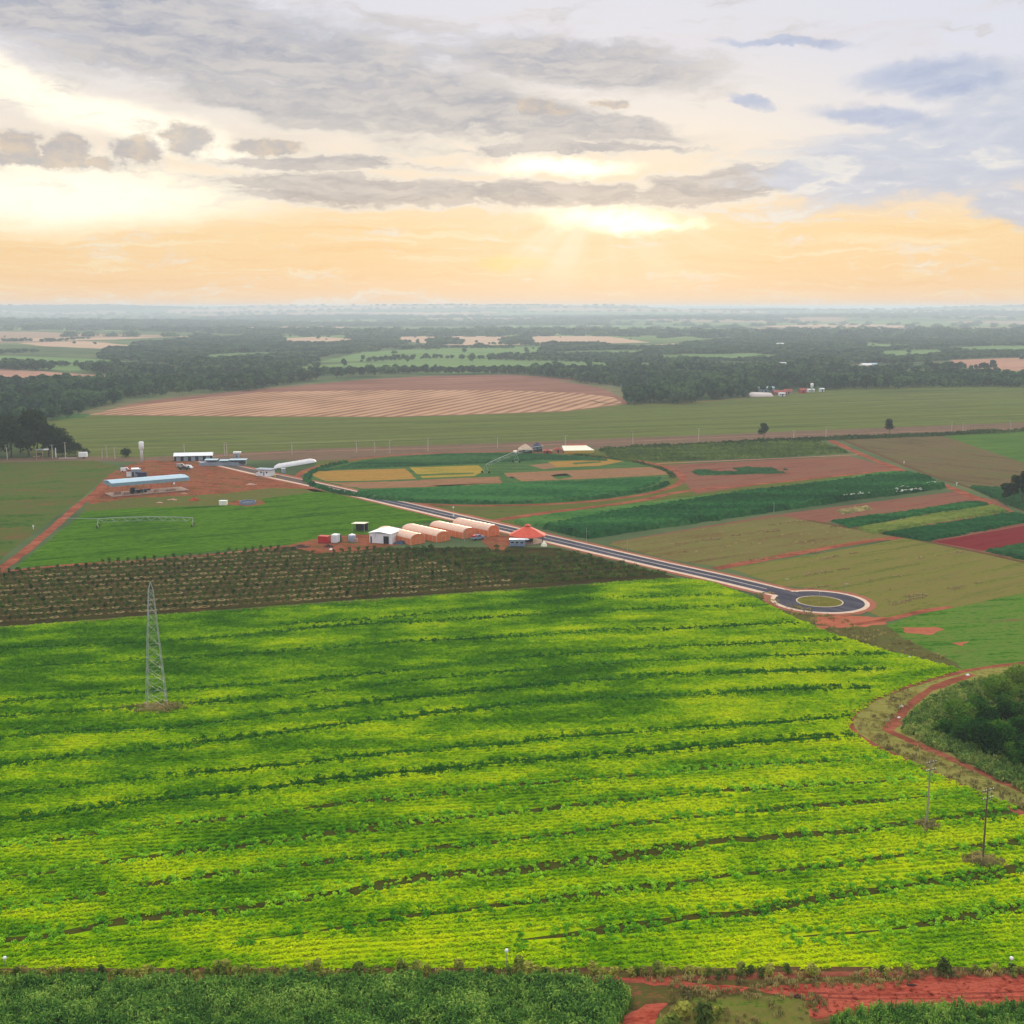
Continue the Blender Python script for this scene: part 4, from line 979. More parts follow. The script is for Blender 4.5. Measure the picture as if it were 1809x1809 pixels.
# ---- tall maize in the bottom corner, weeds and scrub
def stalk_mesh(name, seed, h, n, mat, spread=.5):
    """tuft of upright arching blades"""
    rng = np.random.default_rng(seed); Q = []
    for i in range(n):
        t = rng.random() * 6.283; r = spread * math.sqrt(rng.random()); b0 = np.array([r * math.cos(t), r * math.sin(t), 0])
        a = rng.random() * 6.283; hh = h * (.6 + .5 * rng.random()); lean = .28 * h * rng.random()
        d = np.array([math.cos(a), math.sin(a), 0]); sidev = np.array([-math.sin(a), math.cos(a), 0]); w = .06 + .07 * rng.random()
        pts = [b0, b0 + d * lean * .3 + np.array([0, 0, hh * .55]), b0 + d * lean * .8 + np.array([0, 0, hh * .92]), b0 + d * lean * 1.6 + np.array([0, 0, hh * .86])]
        ws = [w * .6, w, w * .8, .01]
        for j in range(3):
            Q.append([pts[j] - sidev * ws[j], pts[j] + sidev * ws[j], pts[j + 1] + sidev * ws[j + 1], pts[j + 1] - sidev * ws[j + 1]])
    return quad_mesh(name, np.array(Q), mat)
variants('maize', [stalk_mesh('maize_tuft', 400 + i, 2.3, 12, L_maize, .42) for i in range(5)])
variants('weed', [stalk_mesh('weed_tuft', 420 + i, .9, 9, L_dry, .5) for i in range(4)])
variants('scrub', [plant_mesh('scrub_bush', 440 + i, 1.9, 1.5, 60, .38, L_scrub, .2) for i in range(5)])
variants('reed', [stalk_mesh('reed_tuft', 460 + i, 1.7, 12, L_scrub, .6) for i in range(4)])
def fill(poly, sp, pad=0):
    W = np.array([G(*p)[:2] for p in poly]); lo, hi = W.min(0), W.max(0)
    n = int((hi[0] - lo[0]) * (hi[1] - lo[1]) / sp ** 2)
    Q = lo + RNG.random((n, 2)) * (hi - lo)
    return Q[in_poly(Q[:, 0], Q[:, 1], [tuple(w) for w in W])]
MZ = [(-180, 1752), (0, 1750), (400, 1746), (800, 1744), (1080, 1748), (1120, 1772), (1100, 1800), (1080, 1850), (1040, 2050), (-180, 2050)]
Q = fill(MZ, .42); e = fbm(Q[:, 0] / 3, Q[:, 1] / 3, 3)
Q = Q[(RNG.random(len(Q)) < .5 + e)]
scatter('maize_stand', 'maize', Q[:, 0], Q[:, 1], np.full(len(Q), LV * 3), .62 + .6 * fbm(Q[:, 0] / 2.5 + 4, Q[:, 1] / 2.5, 2), 'tall blue green maize along the bottom edge of the view')
Q = fill([(1470, 1806), (1560, 1790), (1700, 1788), (1990, 1794), (1990, 2000), (1440, 2000)], .5)
scatter('maize_stand', 'maize', Q[:, 0], Q[:, 1], np.full(len(Q), LV * 3), .5 + .35 * RNG.random(len(Q)), 'leafy green maize in front of the red clearing')
# weeds on verges
wq = [fill(p, s_) for p, s_ in (
 ([(-180, 1716), (1990, 1716), (1990, 1722), (1400, 1738), (-180, 1738)], .8), ([(1330, 1050), (1470, 1088), (1600, 1130), (1690, 1170), (1560, 1148), (1400, 1090)], 1.4),
 ([(1506, 1286), (1545, 1242), (1620, 1214), (1600, 1250), (1570, 1290), (1680, 1345), (1809, 1412), (1990, 1480), (1990, 1510), (1809, 1432), (1700, 1388), (1560, 1322)], .9),
 ([(1165, 1800), (1210, 1764), (1330, 1760), (1420, 1770), (1440, 1990), (1150, 1990)], .7), ([(1100, 1780), (1130, 1760), (1220, 1745), (1330, 1752), (1210, 1764), (1160, 1790)], .6))]
Q = np.concatenate(wq); Q = Q[RNG.random(len(Q)) < sstep(fbm(Q[:, 0] / 3, Q[:, 1] / 3, 3), .3, .6)]
scatter('weeds', 'weed', Q[:, 0], Q[:, 1], np.full(len(Q), LV * 7), .35 + .5 * RNG.random(len(Q)), 'dry weeds on the verges and track edges')
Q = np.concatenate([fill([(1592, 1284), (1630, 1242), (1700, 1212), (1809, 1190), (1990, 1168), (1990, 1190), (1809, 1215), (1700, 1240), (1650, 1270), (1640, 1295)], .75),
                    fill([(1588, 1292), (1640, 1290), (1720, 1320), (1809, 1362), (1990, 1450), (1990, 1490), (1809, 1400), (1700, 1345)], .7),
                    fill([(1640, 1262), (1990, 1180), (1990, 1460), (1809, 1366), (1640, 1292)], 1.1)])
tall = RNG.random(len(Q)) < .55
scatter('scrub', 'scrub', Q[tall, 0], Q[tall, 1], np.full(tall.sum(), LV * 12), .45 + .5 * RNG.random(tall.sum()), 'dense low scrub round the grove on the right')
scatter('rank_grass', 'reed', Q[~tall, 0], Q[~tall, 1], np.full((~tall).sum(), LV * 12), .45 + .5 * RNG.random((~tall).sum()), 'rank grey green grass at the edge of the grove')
tw = G(280, 1250)
Q = np.stack([RNG.normal(size=320) * 2.2 + tw.x + .4, RNG.normal(size=320) * 1.2 + tw.y - .6], 1)
scatter('dry_grass', 'weed', Q[:, 0], Q[:, 1], np.full(320, LV * 8), .5 + .4 * RNG.random(320), 'grey dry grass round the foot of the lattice tower')
for (bx, by, k) in ((1637, 1458, 60), (1736, 1521, 160)):
    g0 = G(bx, by)
    Q = np.stack([RNG.normal(size=k) * (.7 if k < 100 else 1.1) + g0.x, RNG.normal(size=k) * .9 + g0.y - .3], 1)
    scatter('dry_grass', 'weed', Q[:, 0], Q[:, 1], np.full(k, LV * 8), .5 + .4 * RNG.random(k), 'dry grass tuft at the foot of a power pole')

Q = np.concatenate([fill([(1330, 1747), (1560, 1736), (1990, 1718), (1990, 1790), (1520, 1784), (1440, 1798), (1380, 1756)], .9)])
variants('clod', [plant_mesh('clod', 470 + i, .35, .12, 8, .14, M_clay, .6) for i in range(3)])
scatter('clods', 'clod', Q[:, 0], Q[:, 1], np.full(len(Q), LV * 7), .5 + 1.2 * RNG.random(len(Q)) ** 2, 'loose clods strewn over the red clearing')
ew = np.concatenate([smooth_line([G(*p) for p in ln], .5) for ln in ([(1330, 1748), (1400, 1739), (1560, 1737), (1640, 1723), (1809, 1718)], [(1520, 1785), (1650, 1778), (1809, 1780)], [(1380, 1757), (1450, 1771), (1425, 1792)], [(1180, 1743), (1300, 1759)])])
ew = np.repeat(ew, 3, 0) + RNG.normal(size=(len(ew) * 3, 2)) * .55
scatter('weeds', 'weed', ew[:, 0], ew[:, 1], np.full(len(ew), LV * 7), .2 + .45 * RNG.random(len(ew)), 'ragged weeds creeping in at the edge of the red clearing')
# ---- standing crops of the plots as bumpy canopies with real height
def canopy(name, poly, h, sp, mat, ang, label, rough=.22, world=None, level=8, gaps=0.0):
    W = np.array(world) if world is not None else np.array([G(*p)[:2] for p in poly])
    ca, sa = math.cos(ang), math.sin(ang)
    U = W @ np.array([ca, sa]); V = W @ np.array([-sa, ca])
    uu = np.arange(U.min() - sp, U.max() + sp, sp); vv = np.arange(V.min() - sp, V.max() + sp, sp)
    UU, VV = np.meshgrid(uu, vv, indexing='ij')
    UU = UU + RNG.normal(size=UU.shape) * sp * .18; VV = VV + RNG.normal(size=UU.shape) * sp * .18
    X = UU * ca - VV * sa; Y = UU * sa + VV * ca
    ins = in_poly(X + (fbm(X / 5, Y / 5, 2) - .5) * 1.5, Y + (fbm(X / 5 + 7, Y / 5, 2) - .5) * 1.5, [tuple(w) for w in W])
    if gaps: ins &= fbm(X / 9 + 3, Y / 9, 3) > gaps
    H = h * (1 - rough * .5 + rough * (RNG.random(X.shape) - .5) * 2 + rough * (fbm(X / 12, Y / 4, 2) - .5) * 1.5)
    core = ins.copy()
    Z = np.where(ins, H, 0)
    ni, nj = X.shape; z0 = LV * level
    # cells with any inside corner; outside corners stay on the soil, pulled in for a steep side
    anyc = ins[:-1, :-1] | ins[1:, :-1] | ins[1:, 1:] | ins[:-1, 1:]
    ii, jj = np.nonzero(anyc)
    idx = np.arange(ni * nj).reshape(ni, nj)
    Fc = np.stack([idx[ii, jj], idx[ii + 1, jj], idx[ii + 1, jj + 1], idx[ii, jj + 1]], 1)
    used = np.unique(Fc); remap = np.zeros(ni * nj, int); remap[used] = np.arange(len(used))
    Vv = np.stack([X.ravel(), Y.ravel(), z0 + Z.ravel()], 1)[used]
    o = mesh_obj(name, Vv, remap[Fc], mat); tag(o, label, None, None, 'stuff'); return o
C_tall = leaf_mat('tall_crop', [S(16, 52, 28), S(28, 74, 36), S(54, 100, 48)], sc1=.05, sc2=.5, trans=.15, stretch=5, gain=1.25)
C_pale = leaf_mat('pale_crop', [S(44, 88, 40), S(66, 106, 48), S(88, 118, 56)], sc1=.06, sc2=.5, trans=.15, stretch=5, gain=1.2)
C_teal = leaf_mat('teal_crop', [S(24, 58, 32), S(38, 74, 40), S(60, 94, 50)], sc1=.05, sc2=.5, trans=.15, stretch=4, gain=1.2)
C_yelg = leaf_mat('yellowing_crop', [S(66, 86, 36), S(92, 106, 44), S(116, 122, 56)], sc1=.06, sc2=.5, trans=.15, stretch=5, gain=1.25)
C_olive = leaf_mat('olive_crop', [S(40, 54, 24), S(62, 78, 32), S(92, 102, 42)], sc1=.06, sc2=.6, trans=.15, stretch=3, gain=1.25)
canopy('tall_crop', [(960, 934), (1000, 925), (1100, 908), (1300, 876), (1450, 858), (1600, 838), (1640, 848), (1670, 862), (1600, 872), (1500, 884), (1300, 914), (1100, 942), (1040, 952)], 2.3, 1.15, C_tall, hr, 'tall dark green crop in the long plot beside the road')
canopy('tall_crop', [(905, 922), (1000, 908), (1150, 890), (1400, 860), (1560, 836), (1600, 836), (1450, 856), (1300, 874), (1100, 905), (960, 932)], 1.2, 1.2, C_pale, hr, 'paler green crop strip along the back of the tall plot', level=7)
canopy('plot_crop', [(1470, 921), (1600, 905), (1720, 886), (1748, 892), (1640, 908), (1500, 932)], .9, 1.0, C_tall, hr, 'dark green strip plot above the yellowing strip')
canopy('plot_crop', [(1515, 934), (1640, 912), (1755, 894), (1782, 904), (1650, 924), (1545, 944)], 1.0, 1.0, C_yelg, hr, 'yellowing green strip plot beside the red track')
canopy('plot_crop', [(1560, 944), (1670, 926), (1790, 906), (1830, 920), (1720, 940), (1640, 956)], .9, 1.0, C_tall, hr, 'dark green strip plot above the dark red soil')
canopy('plot_crop', [(1742, 974), (1809, 963), (1990, 930), (1990, 990), (1830, 994)], 1.1, 1.1, C_teal, hr, 'blue green crop below the dark red soil')
canopy('plot_crop', [(1715, 861), (1809, 866), (1990, 930), (1990, 975), (1820, 906), (1770, 886)], 1.2, 1.2, C_teal, hr, 'blue green crop beside the trees at the right edge')
canopy('grain_strip', [(1480, 902), (1535, 895), (1540, 900), (1490, 908)], .8, .9, L_dry, hr, 'small straw coloured grain plot among the green strips')
canopy('plot_crop', [(1222, 832), (1320, 827), (1392, 828), (1385, 836), (1300, 838), (1235, 840)], .8, 1.2, C_teal, hr, 'ragged dark green patch in the red fallow', gaps=.36)
canopy('plot_crop', [(1068, 796), (1440, 779), (1500, 800), (1400, 806), (1170, 815), (1080, 810)], 1.3, 1.5, C_olive, hd, 'rough olive green plantation behind the red fallow', rough=.6)
PCx, PCy = PC.x, PC.y
def in_disc(poly, r):
    W = [G(*p) for p in poly]; out = []
    for w in W:
        d = Vector((w.x - PCx, w.y - PCy)); 
        if d.length > r: d *= r / d.length
        out.append((PCx + d.x, PCy + d.y))
    return out
def arc(a0, a1, r, n=24): return [(PCx + r * math.cos(t), PCy + r * math.sin(t)) for t in np.linspace(a0, a1, n)]
th_l = math.pi * .97; 
# upper and lower dark segments of the circle
canopy('plot_crop', None, .9, 1.3, C_teal, hp, 'dark green crop in the upper part of the irrigation circle', world=arc(R(40), R(172), PR - 5) + [tuple(G(560, 830)[:2]), tuple(G(840, 819)[:2]), tuple(G(960, 812)[:2])])
canopy('plot_crop', None, .9, 1.2, C_tall, hp, 'dark green crop in the lower part of the irrigation circle', world=arc(R(225), R(352), PR - 4) + [tuple(G(1080, 849)[:2]), tuple(G(900, 856)[:2]), tuple(G(700, 866)[:2])])
rim = arc(R(150), R(340), PR + 3.0, 90); rim2 = arc(R(340), R(150), PR + .6, 90)
canopy('hedge', None, 1.3, .8, C_tall, hp, 'clipped dark green hedge ringing the irrigation circle', world=rim + rim2, rough=.5)
rim = arc(R(-8), R(60), PR + 3.0, 40); rim2 = arc(R(60), R(-8), PR + .8, 40)
canopy('hedge', None, .9, .8, C_olive, hp, 'low hedge on the far right rim of the irrigation circle', world=rim + rim2, rough=.5)
canopy('hedge_row', None, 1.6, .9, C_olive, hd, 'dark hedge row along the farm road', world=[tuple(G(*p)[:2]) for p in ((1060, 795), (1300, 782), (1460, 775), (1640, 768), (1850, 758), (1850, 761), (1640, 771), (1460, 778), (1300, 785), (1060, 798))], rough=.7)
# straw windrows on the fallow
Q = []
for ln in ([(1340, 1050), (1500, 1030), (1660, 1008)], [(1560, 1060), (1680, 1040), (1809, 1012)], [(1300, 935), (1420, 920)], [(1250, 955), (1330, 942), (1480, 930)], [(1330, 990), (1480, 972)], [(1400, 1020), (1560, 995), (1700, 975)], [(1150, 968), (1260, 952)], [(1570, 1042), (1660, 1025)], [(1575, 1068), (1640, 1052)], [(1200, 975), (1350, 958)], [(1380, 1000), (1520, 975)]):
    L = smooth_line([G(*p) for p in ln], 1.0)
    L = L[RNG.random(len(L)) < sstep(fbm(L[:, 0] / 6, L[:, 1] / 6, 2), .48, .66)]
    Q.append(np.repeat(L, 3, 0) + RNG.normal(size=(len(L) * 3, 2)) * .5)
Q = np.concatenate(Q)
variants('straw', [plant_mesh('straw_heap', 480 + i, .8, .25, 16, .3, leaf_mat('straw%d' % i, [S(150, 128, 88), S(184, 160, 116)], trans=.1, gain=1.0), .8) for i in range(2)])
scatter('straw_windrows', 'straw', Q[:, 0], Q[:, 1], np.full(len(Q), LV * 8), .6 + .5 * RNG.random(len(Q)), 'pale straw windrows lying across the fallow plots')
Q = np.concatenate([smooth_line([G(*p) for p in ln], .8) for ln in ([(1488, 882), (1535, 878)], [(1570, 874), (1600, 868), (1655, 858)], [(1590, 876), (1625, 870)])])
Q = Q + RNG.normal(size=Q.shape) * .9
variants('mulch', [plant_mesh('white_mulch', 490, 1.0, .35, 12, .45, leaf_mat('mulch_film', [S(150, 150, 140), S(190, 188, 176)], trans=.1), .9)])
scatter('plastic_mulch', 'mulch', Q[:, 0], Q[:, 1], np.full(len(Q), 1.9), .6 + .4 * RNG.random(len(Q)), 'scraps of pale film lying over the tall crop')

# ================================================================== THINGS
# ---- single trees
def ordinal(n):
    w = ['', 'first', 'second', 'third', 'fourth', 'fifth', 'sixth', 'seventh', 'eighth', 'ninth', 'tenth', 'eleventh', 'twelfth']
    if n < len(w): return w[n]
    return '%d%s' % (n, 'th' if 10 <= n % 100 <= 20 else {1: 'st', 2: 'nd', 3: 'rd'}.get(n % 10, 'th'))
def tree_meshes(key, seeds, w, h, base, n, leaf, mat, tr, bark, limbs=5, **kw):
    out = []
    for s_ in seeds:
        rng = np.random.default_rng(s_)
        out.append((crown_mesh(key + '_crown', s_, w * (.9 + .2 * rng.random()), h * (.9 + .2 * rng.random()), base, n, leaf, mat, **kw), trunk_mesh(key + '_trunk', rng, base + h * .45, tr, limbs, bark, w * .28)))
    return out
T_field = tree_meshes('field_tree', (1, 2), 6.5, 8.6, 1.6, 900, .62, L_dark, .28, M_bark, lobes=8)
T_tall = tree_meshes('tall_tree', (3, 4, 5), 5.2, 11.5, 1.2, 900, .62, L_dark, .25, M_bark, lobes=9, shape=.9)
T_big = tree_meshes('big_tree', (6, 7, 8), 17, 17, 3.5, 1800, 1.2, L_dark, .5, M_bark, lobes=11)
T_bush = tree_meshes('round_bush', (9,), 6.0, 4.4, .2, 500, .6, L_dark, .2, M_bark, lobes=6)
T_grove = tree_meshes('grove_tree', (11, 12, 13, 14, 15), 6.6, 4.6, .6, 2400, .36, L_grove, .2, M_barkp, lobes=9, hollow=.7)
T_far = tree_meshes('far_tree', (21, 22, 23), 10, 9, 1.5, 260, 1.5, L_forest, .35, M_bark, lobes=6)
T_shrub = tree_meshes('shrub', (31, 32, 33), 1.6, 1.5, .1, 160, .26, L_shrub, .05, M_bark, lobes=5)
T_young = tree_meshes('young_tree', (41, 42, 43), 1.2, 1.1, .2, 60, .30, L_orch, .05, M_bark, lobes=4)
def tree(name, kit, i, p, s, rz, label, cat='tree', group=None, z=0.0, zs=1.0):
    cr, tk = kit[i % len(kit)]
    e = empty(name, (p[0], p[1], z), rz); e.scale = (s, s, s * zs); tag(e, label, cat, group)
    c = bpy.data.objects.new('crown', cr); COL.objects.link(c); c.parent = e
    t = bpy.data.objects.new('trunk', tk); COL.objects.link(t); t.parent = e
    return e
tree('lone_tree', T_field, 0, G(1349, 775), 1.0, .4, 'slim dark lone tree by the farm road, the left one of two', z=.04)
tree('lone_tree', T_field, 1, G(1571, 767), 1.05, 1.9, 'leaning dark lone tree by the farm road, the right one of two', z=.04)
tree('round_bush', T_bush, 0, G(222, 808), .95, 0, 'round dark bush standing alone beside the white water tower', 'bush', z=.04)
for i, (x, y, s, lb) in enumerate(((1776, 893, .92, 'leftmost slender dark tree of the clump at the right edge'), (1790, 889, 1.0, 'middle slender dark tree of the clump at the right edge'),
                                   (1806, 892, 1.22, 'tallest slender dark tree of the clump at the right edge'), (1840, 900, 1.1, 'slender dark tree just beyond the right edge clump'))):
    tree('slender_tree', T_tall, i, G(x, y), s, i * 1.3, lb, group='clump of dark trees at the right edge', z=.05)
for i, (x, y, s, zs) in enumerate(((52, 806, 1.12, 1.15), (20, 808, .95, 1.0), (86, 807, .9, .95), (112, 806, .72, .8), (134, 806, .5, .75), (150, 806, .34, .6), (-15, 808, 1.05, 1.0), (-60, 806, 1.1, 1.05), (66, 795, 1.0, 1.0), (5, 794, 1.0, 1.0), (-110, 808, 1.0, 1.1), (36, 800, .8, .8), (98, 798, .85, .8))):
    lb = {0: 'tallest broad dark tree of the cluster at the left edge', 3: 'low dark tree on the right slope of the left edge cluster', 4: 'small dark tree behind the white box trailer', 5: 'smallest dark tree ending the left edge cluster'}.get(i, 'broad dark tree of the left edge cluster, past the edge of the view' if x < 0 else 'broad dark tree of the left edge cluster, %s from the left' % ordinal(sorted((52, 20, 86, 112, 134, 150, 66, 5, 36, 98)).index(x) + 1))
    tree('broad_tree', T_big, i, G(x, y), s, i * 2.1, lb, group='dark tree cluster at the left edge', zs=zs, z=.02)
grove = [(1690, 1285), (1725, 1262), (1765, 1246), (1805, 1238), (1850, 1240), (1668, 1300), (1705, 1312), (1742, 1292), (1780, 1280), (1822, 1272), (1870, 1275), (1735, 1330), (1768, 1318), (1800, 1310), (1840, 1320), (1790, 1345), (1818, 1350), (1855, 1365), (1890, 1330), (1900, 1260), (1795, 1218), (1840, 1208), (1760, 1226), (1900, 1400), (1930, 1300)]
grove = [(1668, 1300)] + sorted(g_ for g_ in grove if g_ != (1668, 1300))
for i, (x, y) in enumerate(grove):
    lb = 'leftmost bushy tree at the tip of the right hand grove' if i == 0 else 'bushy tree of the right hand grove, %s from its left tip' % ordinal(i + 1)
    if x > 1830: lb = 'bushy tree of the right hand grove past the edge of the view'
    tree('grove_tree', T_grove, i * 3, G(x, y), .64 + .42 * ((i * 37) % 10) / 10, i * 1.7, lb, group='trees of the right hand grove', z=.07)
far_pts = [(513, 596), (534, 596), (563, 600), (607, 648), (682, 660), (737, 608), (872, 596), (899, 585), (912, 583), (996, 581), (974, 590), (1715, 656), (1755, 655), (1387, 590), (201, 643), (46, 650), (640, 636), (720, 640), (835, 640), (980, 650), (1040, 648), (820, 624), (930, 622), (560, 652), (1500, 592), (1560, 594), (1620, 596), (1300, 588), (1680, 664), (1740, 668), (1620, 664)]
far_pts.sort()
for i, (x, y) in enumerate(far_pts):
    g = G(x, y); z = float(terrain(g.x, g.y))
    tree('far_tree', T_far, i, g, .8 + .5 * ((i * 53) % 7) / 7, i * 2.3, 'small hazy lone tree in the far pastures, %s from the left' % ordinal(far_pts.index((x, y)) + 1), group='lone trees in the far pastures', z=z)
# ---- shrubs between the bright field and the maize
cnt = {True: 0, False: 0}
for i in range(120):
    x = -160 + 17.6 * i + RNG.normal() * 6
    if 1290 < x < 1990 and RNG.random() < .35: continue
    y = 1729 - x * .004 + RNG.normal() * 2.2
    s = float(.65 + .75 * RNG.random() ** 2)
    if 0 <= x <= 1809: cnt[x > 1080] += 1
    lb = ('low leafy shrub between bright field and maize, %s from the left' if x < 1080 else 'low leafy shrub on the verge above the red clearing, %s from the left') % ordinal(cnt[x > 1080])
    if x < 0 or x > 1809: lb = 'low leafy shrub of the bottom verge just past the edge of the view'
    tree('shrub', T_shrub, i, G(x, y), s, float(RNG.random() * 6), lb, 'shrub', 'shrubs along the bottom verge', z=.02)
for i, (x, y, s) in enumerate(((1205, 1800, 1.5), (1240, 1815, 1.9), (1270, 1800, 1.1), (1190, 1830, 1.8))):
    tree('shrub', T_shrub, i, G(x, y), s, i, 'dark rounded bush in the weedy patch at the bottom edge, the %s one' % ('middle', 'largest', 'rightmost', 'lowest')[i], 'shrub', 'bushes in the weedy patch', z=.03)

# ---- orchard: young trees in straw rings
def ring_mesh():
    n = 14; V = []; Fc = []
    rng = np.random.default_rng(5)
    for r, z in ((.55, .02), (.68, .10), (.95, .09), (1.12, .02)):
        for k in range(n):
            t = 2 * math.pi * k / n; rr = r * (1 + .08 * rng.normal()); V.append((rr * math.cos(t), rr * math.sin(t), z))
    for i in range(3):
        for k in range(n): Fc.append((i * n + k, i * n + (k + 1) % n, (i + 1) * n + (k + 1) % n, (i + 1) * n + k))
    me = bpy.data.meshes.new('mulch_ring'); me.from_pydata(V, [], Fc)
    me.materials.append(leaf_mat('straw_mulch', [S(92, 78, 46), S(122, 104, 66), S(150, 132, 90)], sc1=.05, sc2=1.2, trans=0.0, per_object=.7, gain=1.0)); return me
RING = ring_mesh()
ho = heading((0, 1107), (1195, 1020)); ca, sa = math.cos(ho), math.sin(ho)
OW = [tuple(G(*p)[:2]) for p in ORCH]; ox = np.array(OW)
Ur = ox @ np.array([ca, sa]); Vr = ox @ np.array([-sa, ca])
uu = np.arange(Ur.min(), Ur.max(), 2.75); vv = np.arange(Vr.min() + 2.2, Vr.max(), 6.0)
UU, VV = np.meshgrid(uu, vv); UU = UU + RNG.normal(size=UU.shape) * .22 + (np.arange(len(vv)) % 2)[:, None] * 1.2; VV = VV + RNG.normal(size=UU.shape) * .2
ox_, oy_ = (UU * ca - VV * sa).ravel(), (UU * sa + VV * ca).ravel()
ok = in_poly(ox_, oy_, OW); ox_, oy_ = ox_[ok], oy_[ok]
qx, qy = to_px(ox_, oy_)
ok = (qx > -120) & ~in_poly(qx, qy, [(500, 962), (560, 950), (760, 955), (700, 966), (560, 980), (505, 972)]) & ~((qx > 880) & (qx < 985) & (qy < 983)) & ~((qx > 815) & (qx < 870) & (qy < 970)); ox_, oy_, qx, qy = ox_[ok], oy_[ok], qx[ok], qy[ok]
ringed = (qx < 640 + (qy - 965) * 4.5) & (RNG.random(len(qx)) < .995)
order = np.argsort(-qy - (qx > 0) * (qx < 1809) * 500)
first = [i for i in order if ringed[i] and qx[i] > 4][:290]
fs = set(first)
row_of = np.round((ox_ * -sa + oy_ * ca - (Vr.min() + 2.2)) / 6.0).astype(int)
seen = np.array([i for i in first]); place = {}
rows_used = sorted(set(row_of[seen])); 
for r_ in rows_used:
    for k_, i in enumerate(sorted([i for i in first if row_of[i] == r_], key=lambda i: qx[i])): place[i] = (rows_used.index(r_) + 1, k_ + 1)
def young_label(i):
    r_, k_ = place[i]
    return 'young tree in a straw ring, %s from the left in the %s orchard row' % (ordinal(k_), 'front' if r_ == 1 else ordinal(r_))
for n_, i in enumerate(first):
    cr, tk = T_young[n_ % 3]
    e = empty('young_tree', (ox_[i], oy_[i], LV * 6), float(RNG.random() * 6)); s = float(.9 + .45 * RNG.random()); e.scale = (s, s, s)
    tag(e, young_label(i), 'tree', 'young trees of the orchard')
    for nm, me in (('crown', cr), ('trunk', tk), ('mulch_ring', RING)):
        c = bpy.data.objects.new(nm, me); COL.objects.link(c); c.parent = e
rest = np.array([i for i in range(len(qx)) if i not in fs])
ym = []
for k in range(3):
    rng = np.random.default_rng(41 + k)
    Q = crown_quads(rng, 1.25, 1.25, .25, 46, .34, lobes=4)
    rv = np.array([RING.vertices[v].co[:] for v in range(len(RING.vertices))])
    rq = np.array([[rv[v] for v in p.vertices] for p in RING.polygons])
    me = quad_mesh('young_tree', np.concatenate([Q, rq]), L_orch); me.materials.append(RING.materials[0])
    mi = np.zeros(len(me.polygons), np.int32); mi[len(Q):] = 1; me.polygons.foreach_set('material_index', mi); ym.append(me)
variants('young', ym)
rr_ = rest[ringed[rest]]; nr_ = rest[~ringed[rest]]
scatter('orchard_rows', 'young', ox_[rr_], oy_[rr_], np.full(len(rr_), LV * 6), .9 + .45 * RNG.random(len(rr_)), 'young orchard trees in the farther rows')
variants('orchbush', [plant_mesh('orchard_bush', 500 + i, 1.9, 1.2, 44, .36, L_orch, .5) for i in range(4)])
Q = np.concatenate([np.stack([ox_[nr_], oy_[nr_]], 1), np.stack([ox_[nr_], oy_[nr_]], 1) + RNG.normal(size=(len(nr_), 2)) * np.array([1.2, .3])])
scatter('orchard_bushes', 'orchbush', Q[:, 0], Q[:, 1], np.full(len(Q), LV * 6), .7 + .5 * RNG.random(len(Q)), 'dense low orchard bushes in the rows near the road')
# weeds in orchard alleys
Q = fill([(0, 1012), (500, 968), (980, 970), (1190, 1020), (600, 1060), (0, 1105), (-150, 1125), (-150, 1030)], 1.8); Q = Q[RNG.random(len(Q)) < sstep(fbm(Q[:, 0] / 8, Q[:, 1] / 4, 3), .45, .75) * .3]
variants('alleyweed', [plant_mesh('alley_weed', 510 + i, 1.3, .35, 16, .32, L_orch, .9) for i in range(3)])
scatter('orchard_weeds', 'alleyweed', Q[:, 0], Q[:, 1], np.full(len(Q), LV * 6), .6 + .6 * RNG.random(len(Q)), 'weeds in the alleys of the orchard')

# ---- paints
P_white = paint('white_wall', S(240, 241, 242), .6, var=.06); P_roofw = paint('white_sheet', S(246, 246, 244), .5, var=.04)
P_gsheet = paint('grey_sheet', S(150, 164, 178), .45, var=.1); P_bsheet = paint('pale_blue_sheet', S(176, 204, 216), .5, var=.07); P_bfasc = paint('blue_fascia', S(134, 164, 178), .5, var=.08)
P_dark = paint('dark_opening', S(38, 36, 40), .8, var=.15); P_conc = paint('concrete', S(190, 160, 144), .9, var=.16); P_steel = paint('galvanised_steel', S(172, 176, 172), .45, .3, .1)
P_pole = paint('pole_concrete', S(160, 148, 132), .9, var=.16, scale=2); P_wood = paint('pole_wood', S(104, 88, 72), .9, var=.2); P_red = paint('red_paint', S(196, 30, 40), .5, var=.1)
P_green = paint('green_paint', S(36, 96, 66), .6, var=.12); P_orroof = paint('orange_tile', S(216, 84, 62), .7, var=.12); P_bluep = paint('blue_grey_paint', S(132, 150, 172), .6, var=.12)
P_navy = paint('navy_tarp', S(56, 58, 92), .7, var=.2); P_soilp = paint('dark_soil', S(70, 38, 34), .95, var=.25); P_tile = paint('red_tile', S(160, 74, 58), .8, var=.2); P_glass = paint('window_glass', S(44, 56, 74), .15, spec=.6)
P_cream = paint('cream_sheet', S(250, 244, 214), .5, var=.04); P_straw = paint('thatch', S(206, 176, 152), .9, var=.12); P_rubber = paint('tyre_rubber', S(30, 30, 30), .9); P_yellow = paint('yellow_paint', S(206, 166, 50), .6, var=.1); P_pink = paint('pinkish_clutter', S(196, 150, 134), .9, var=.2)
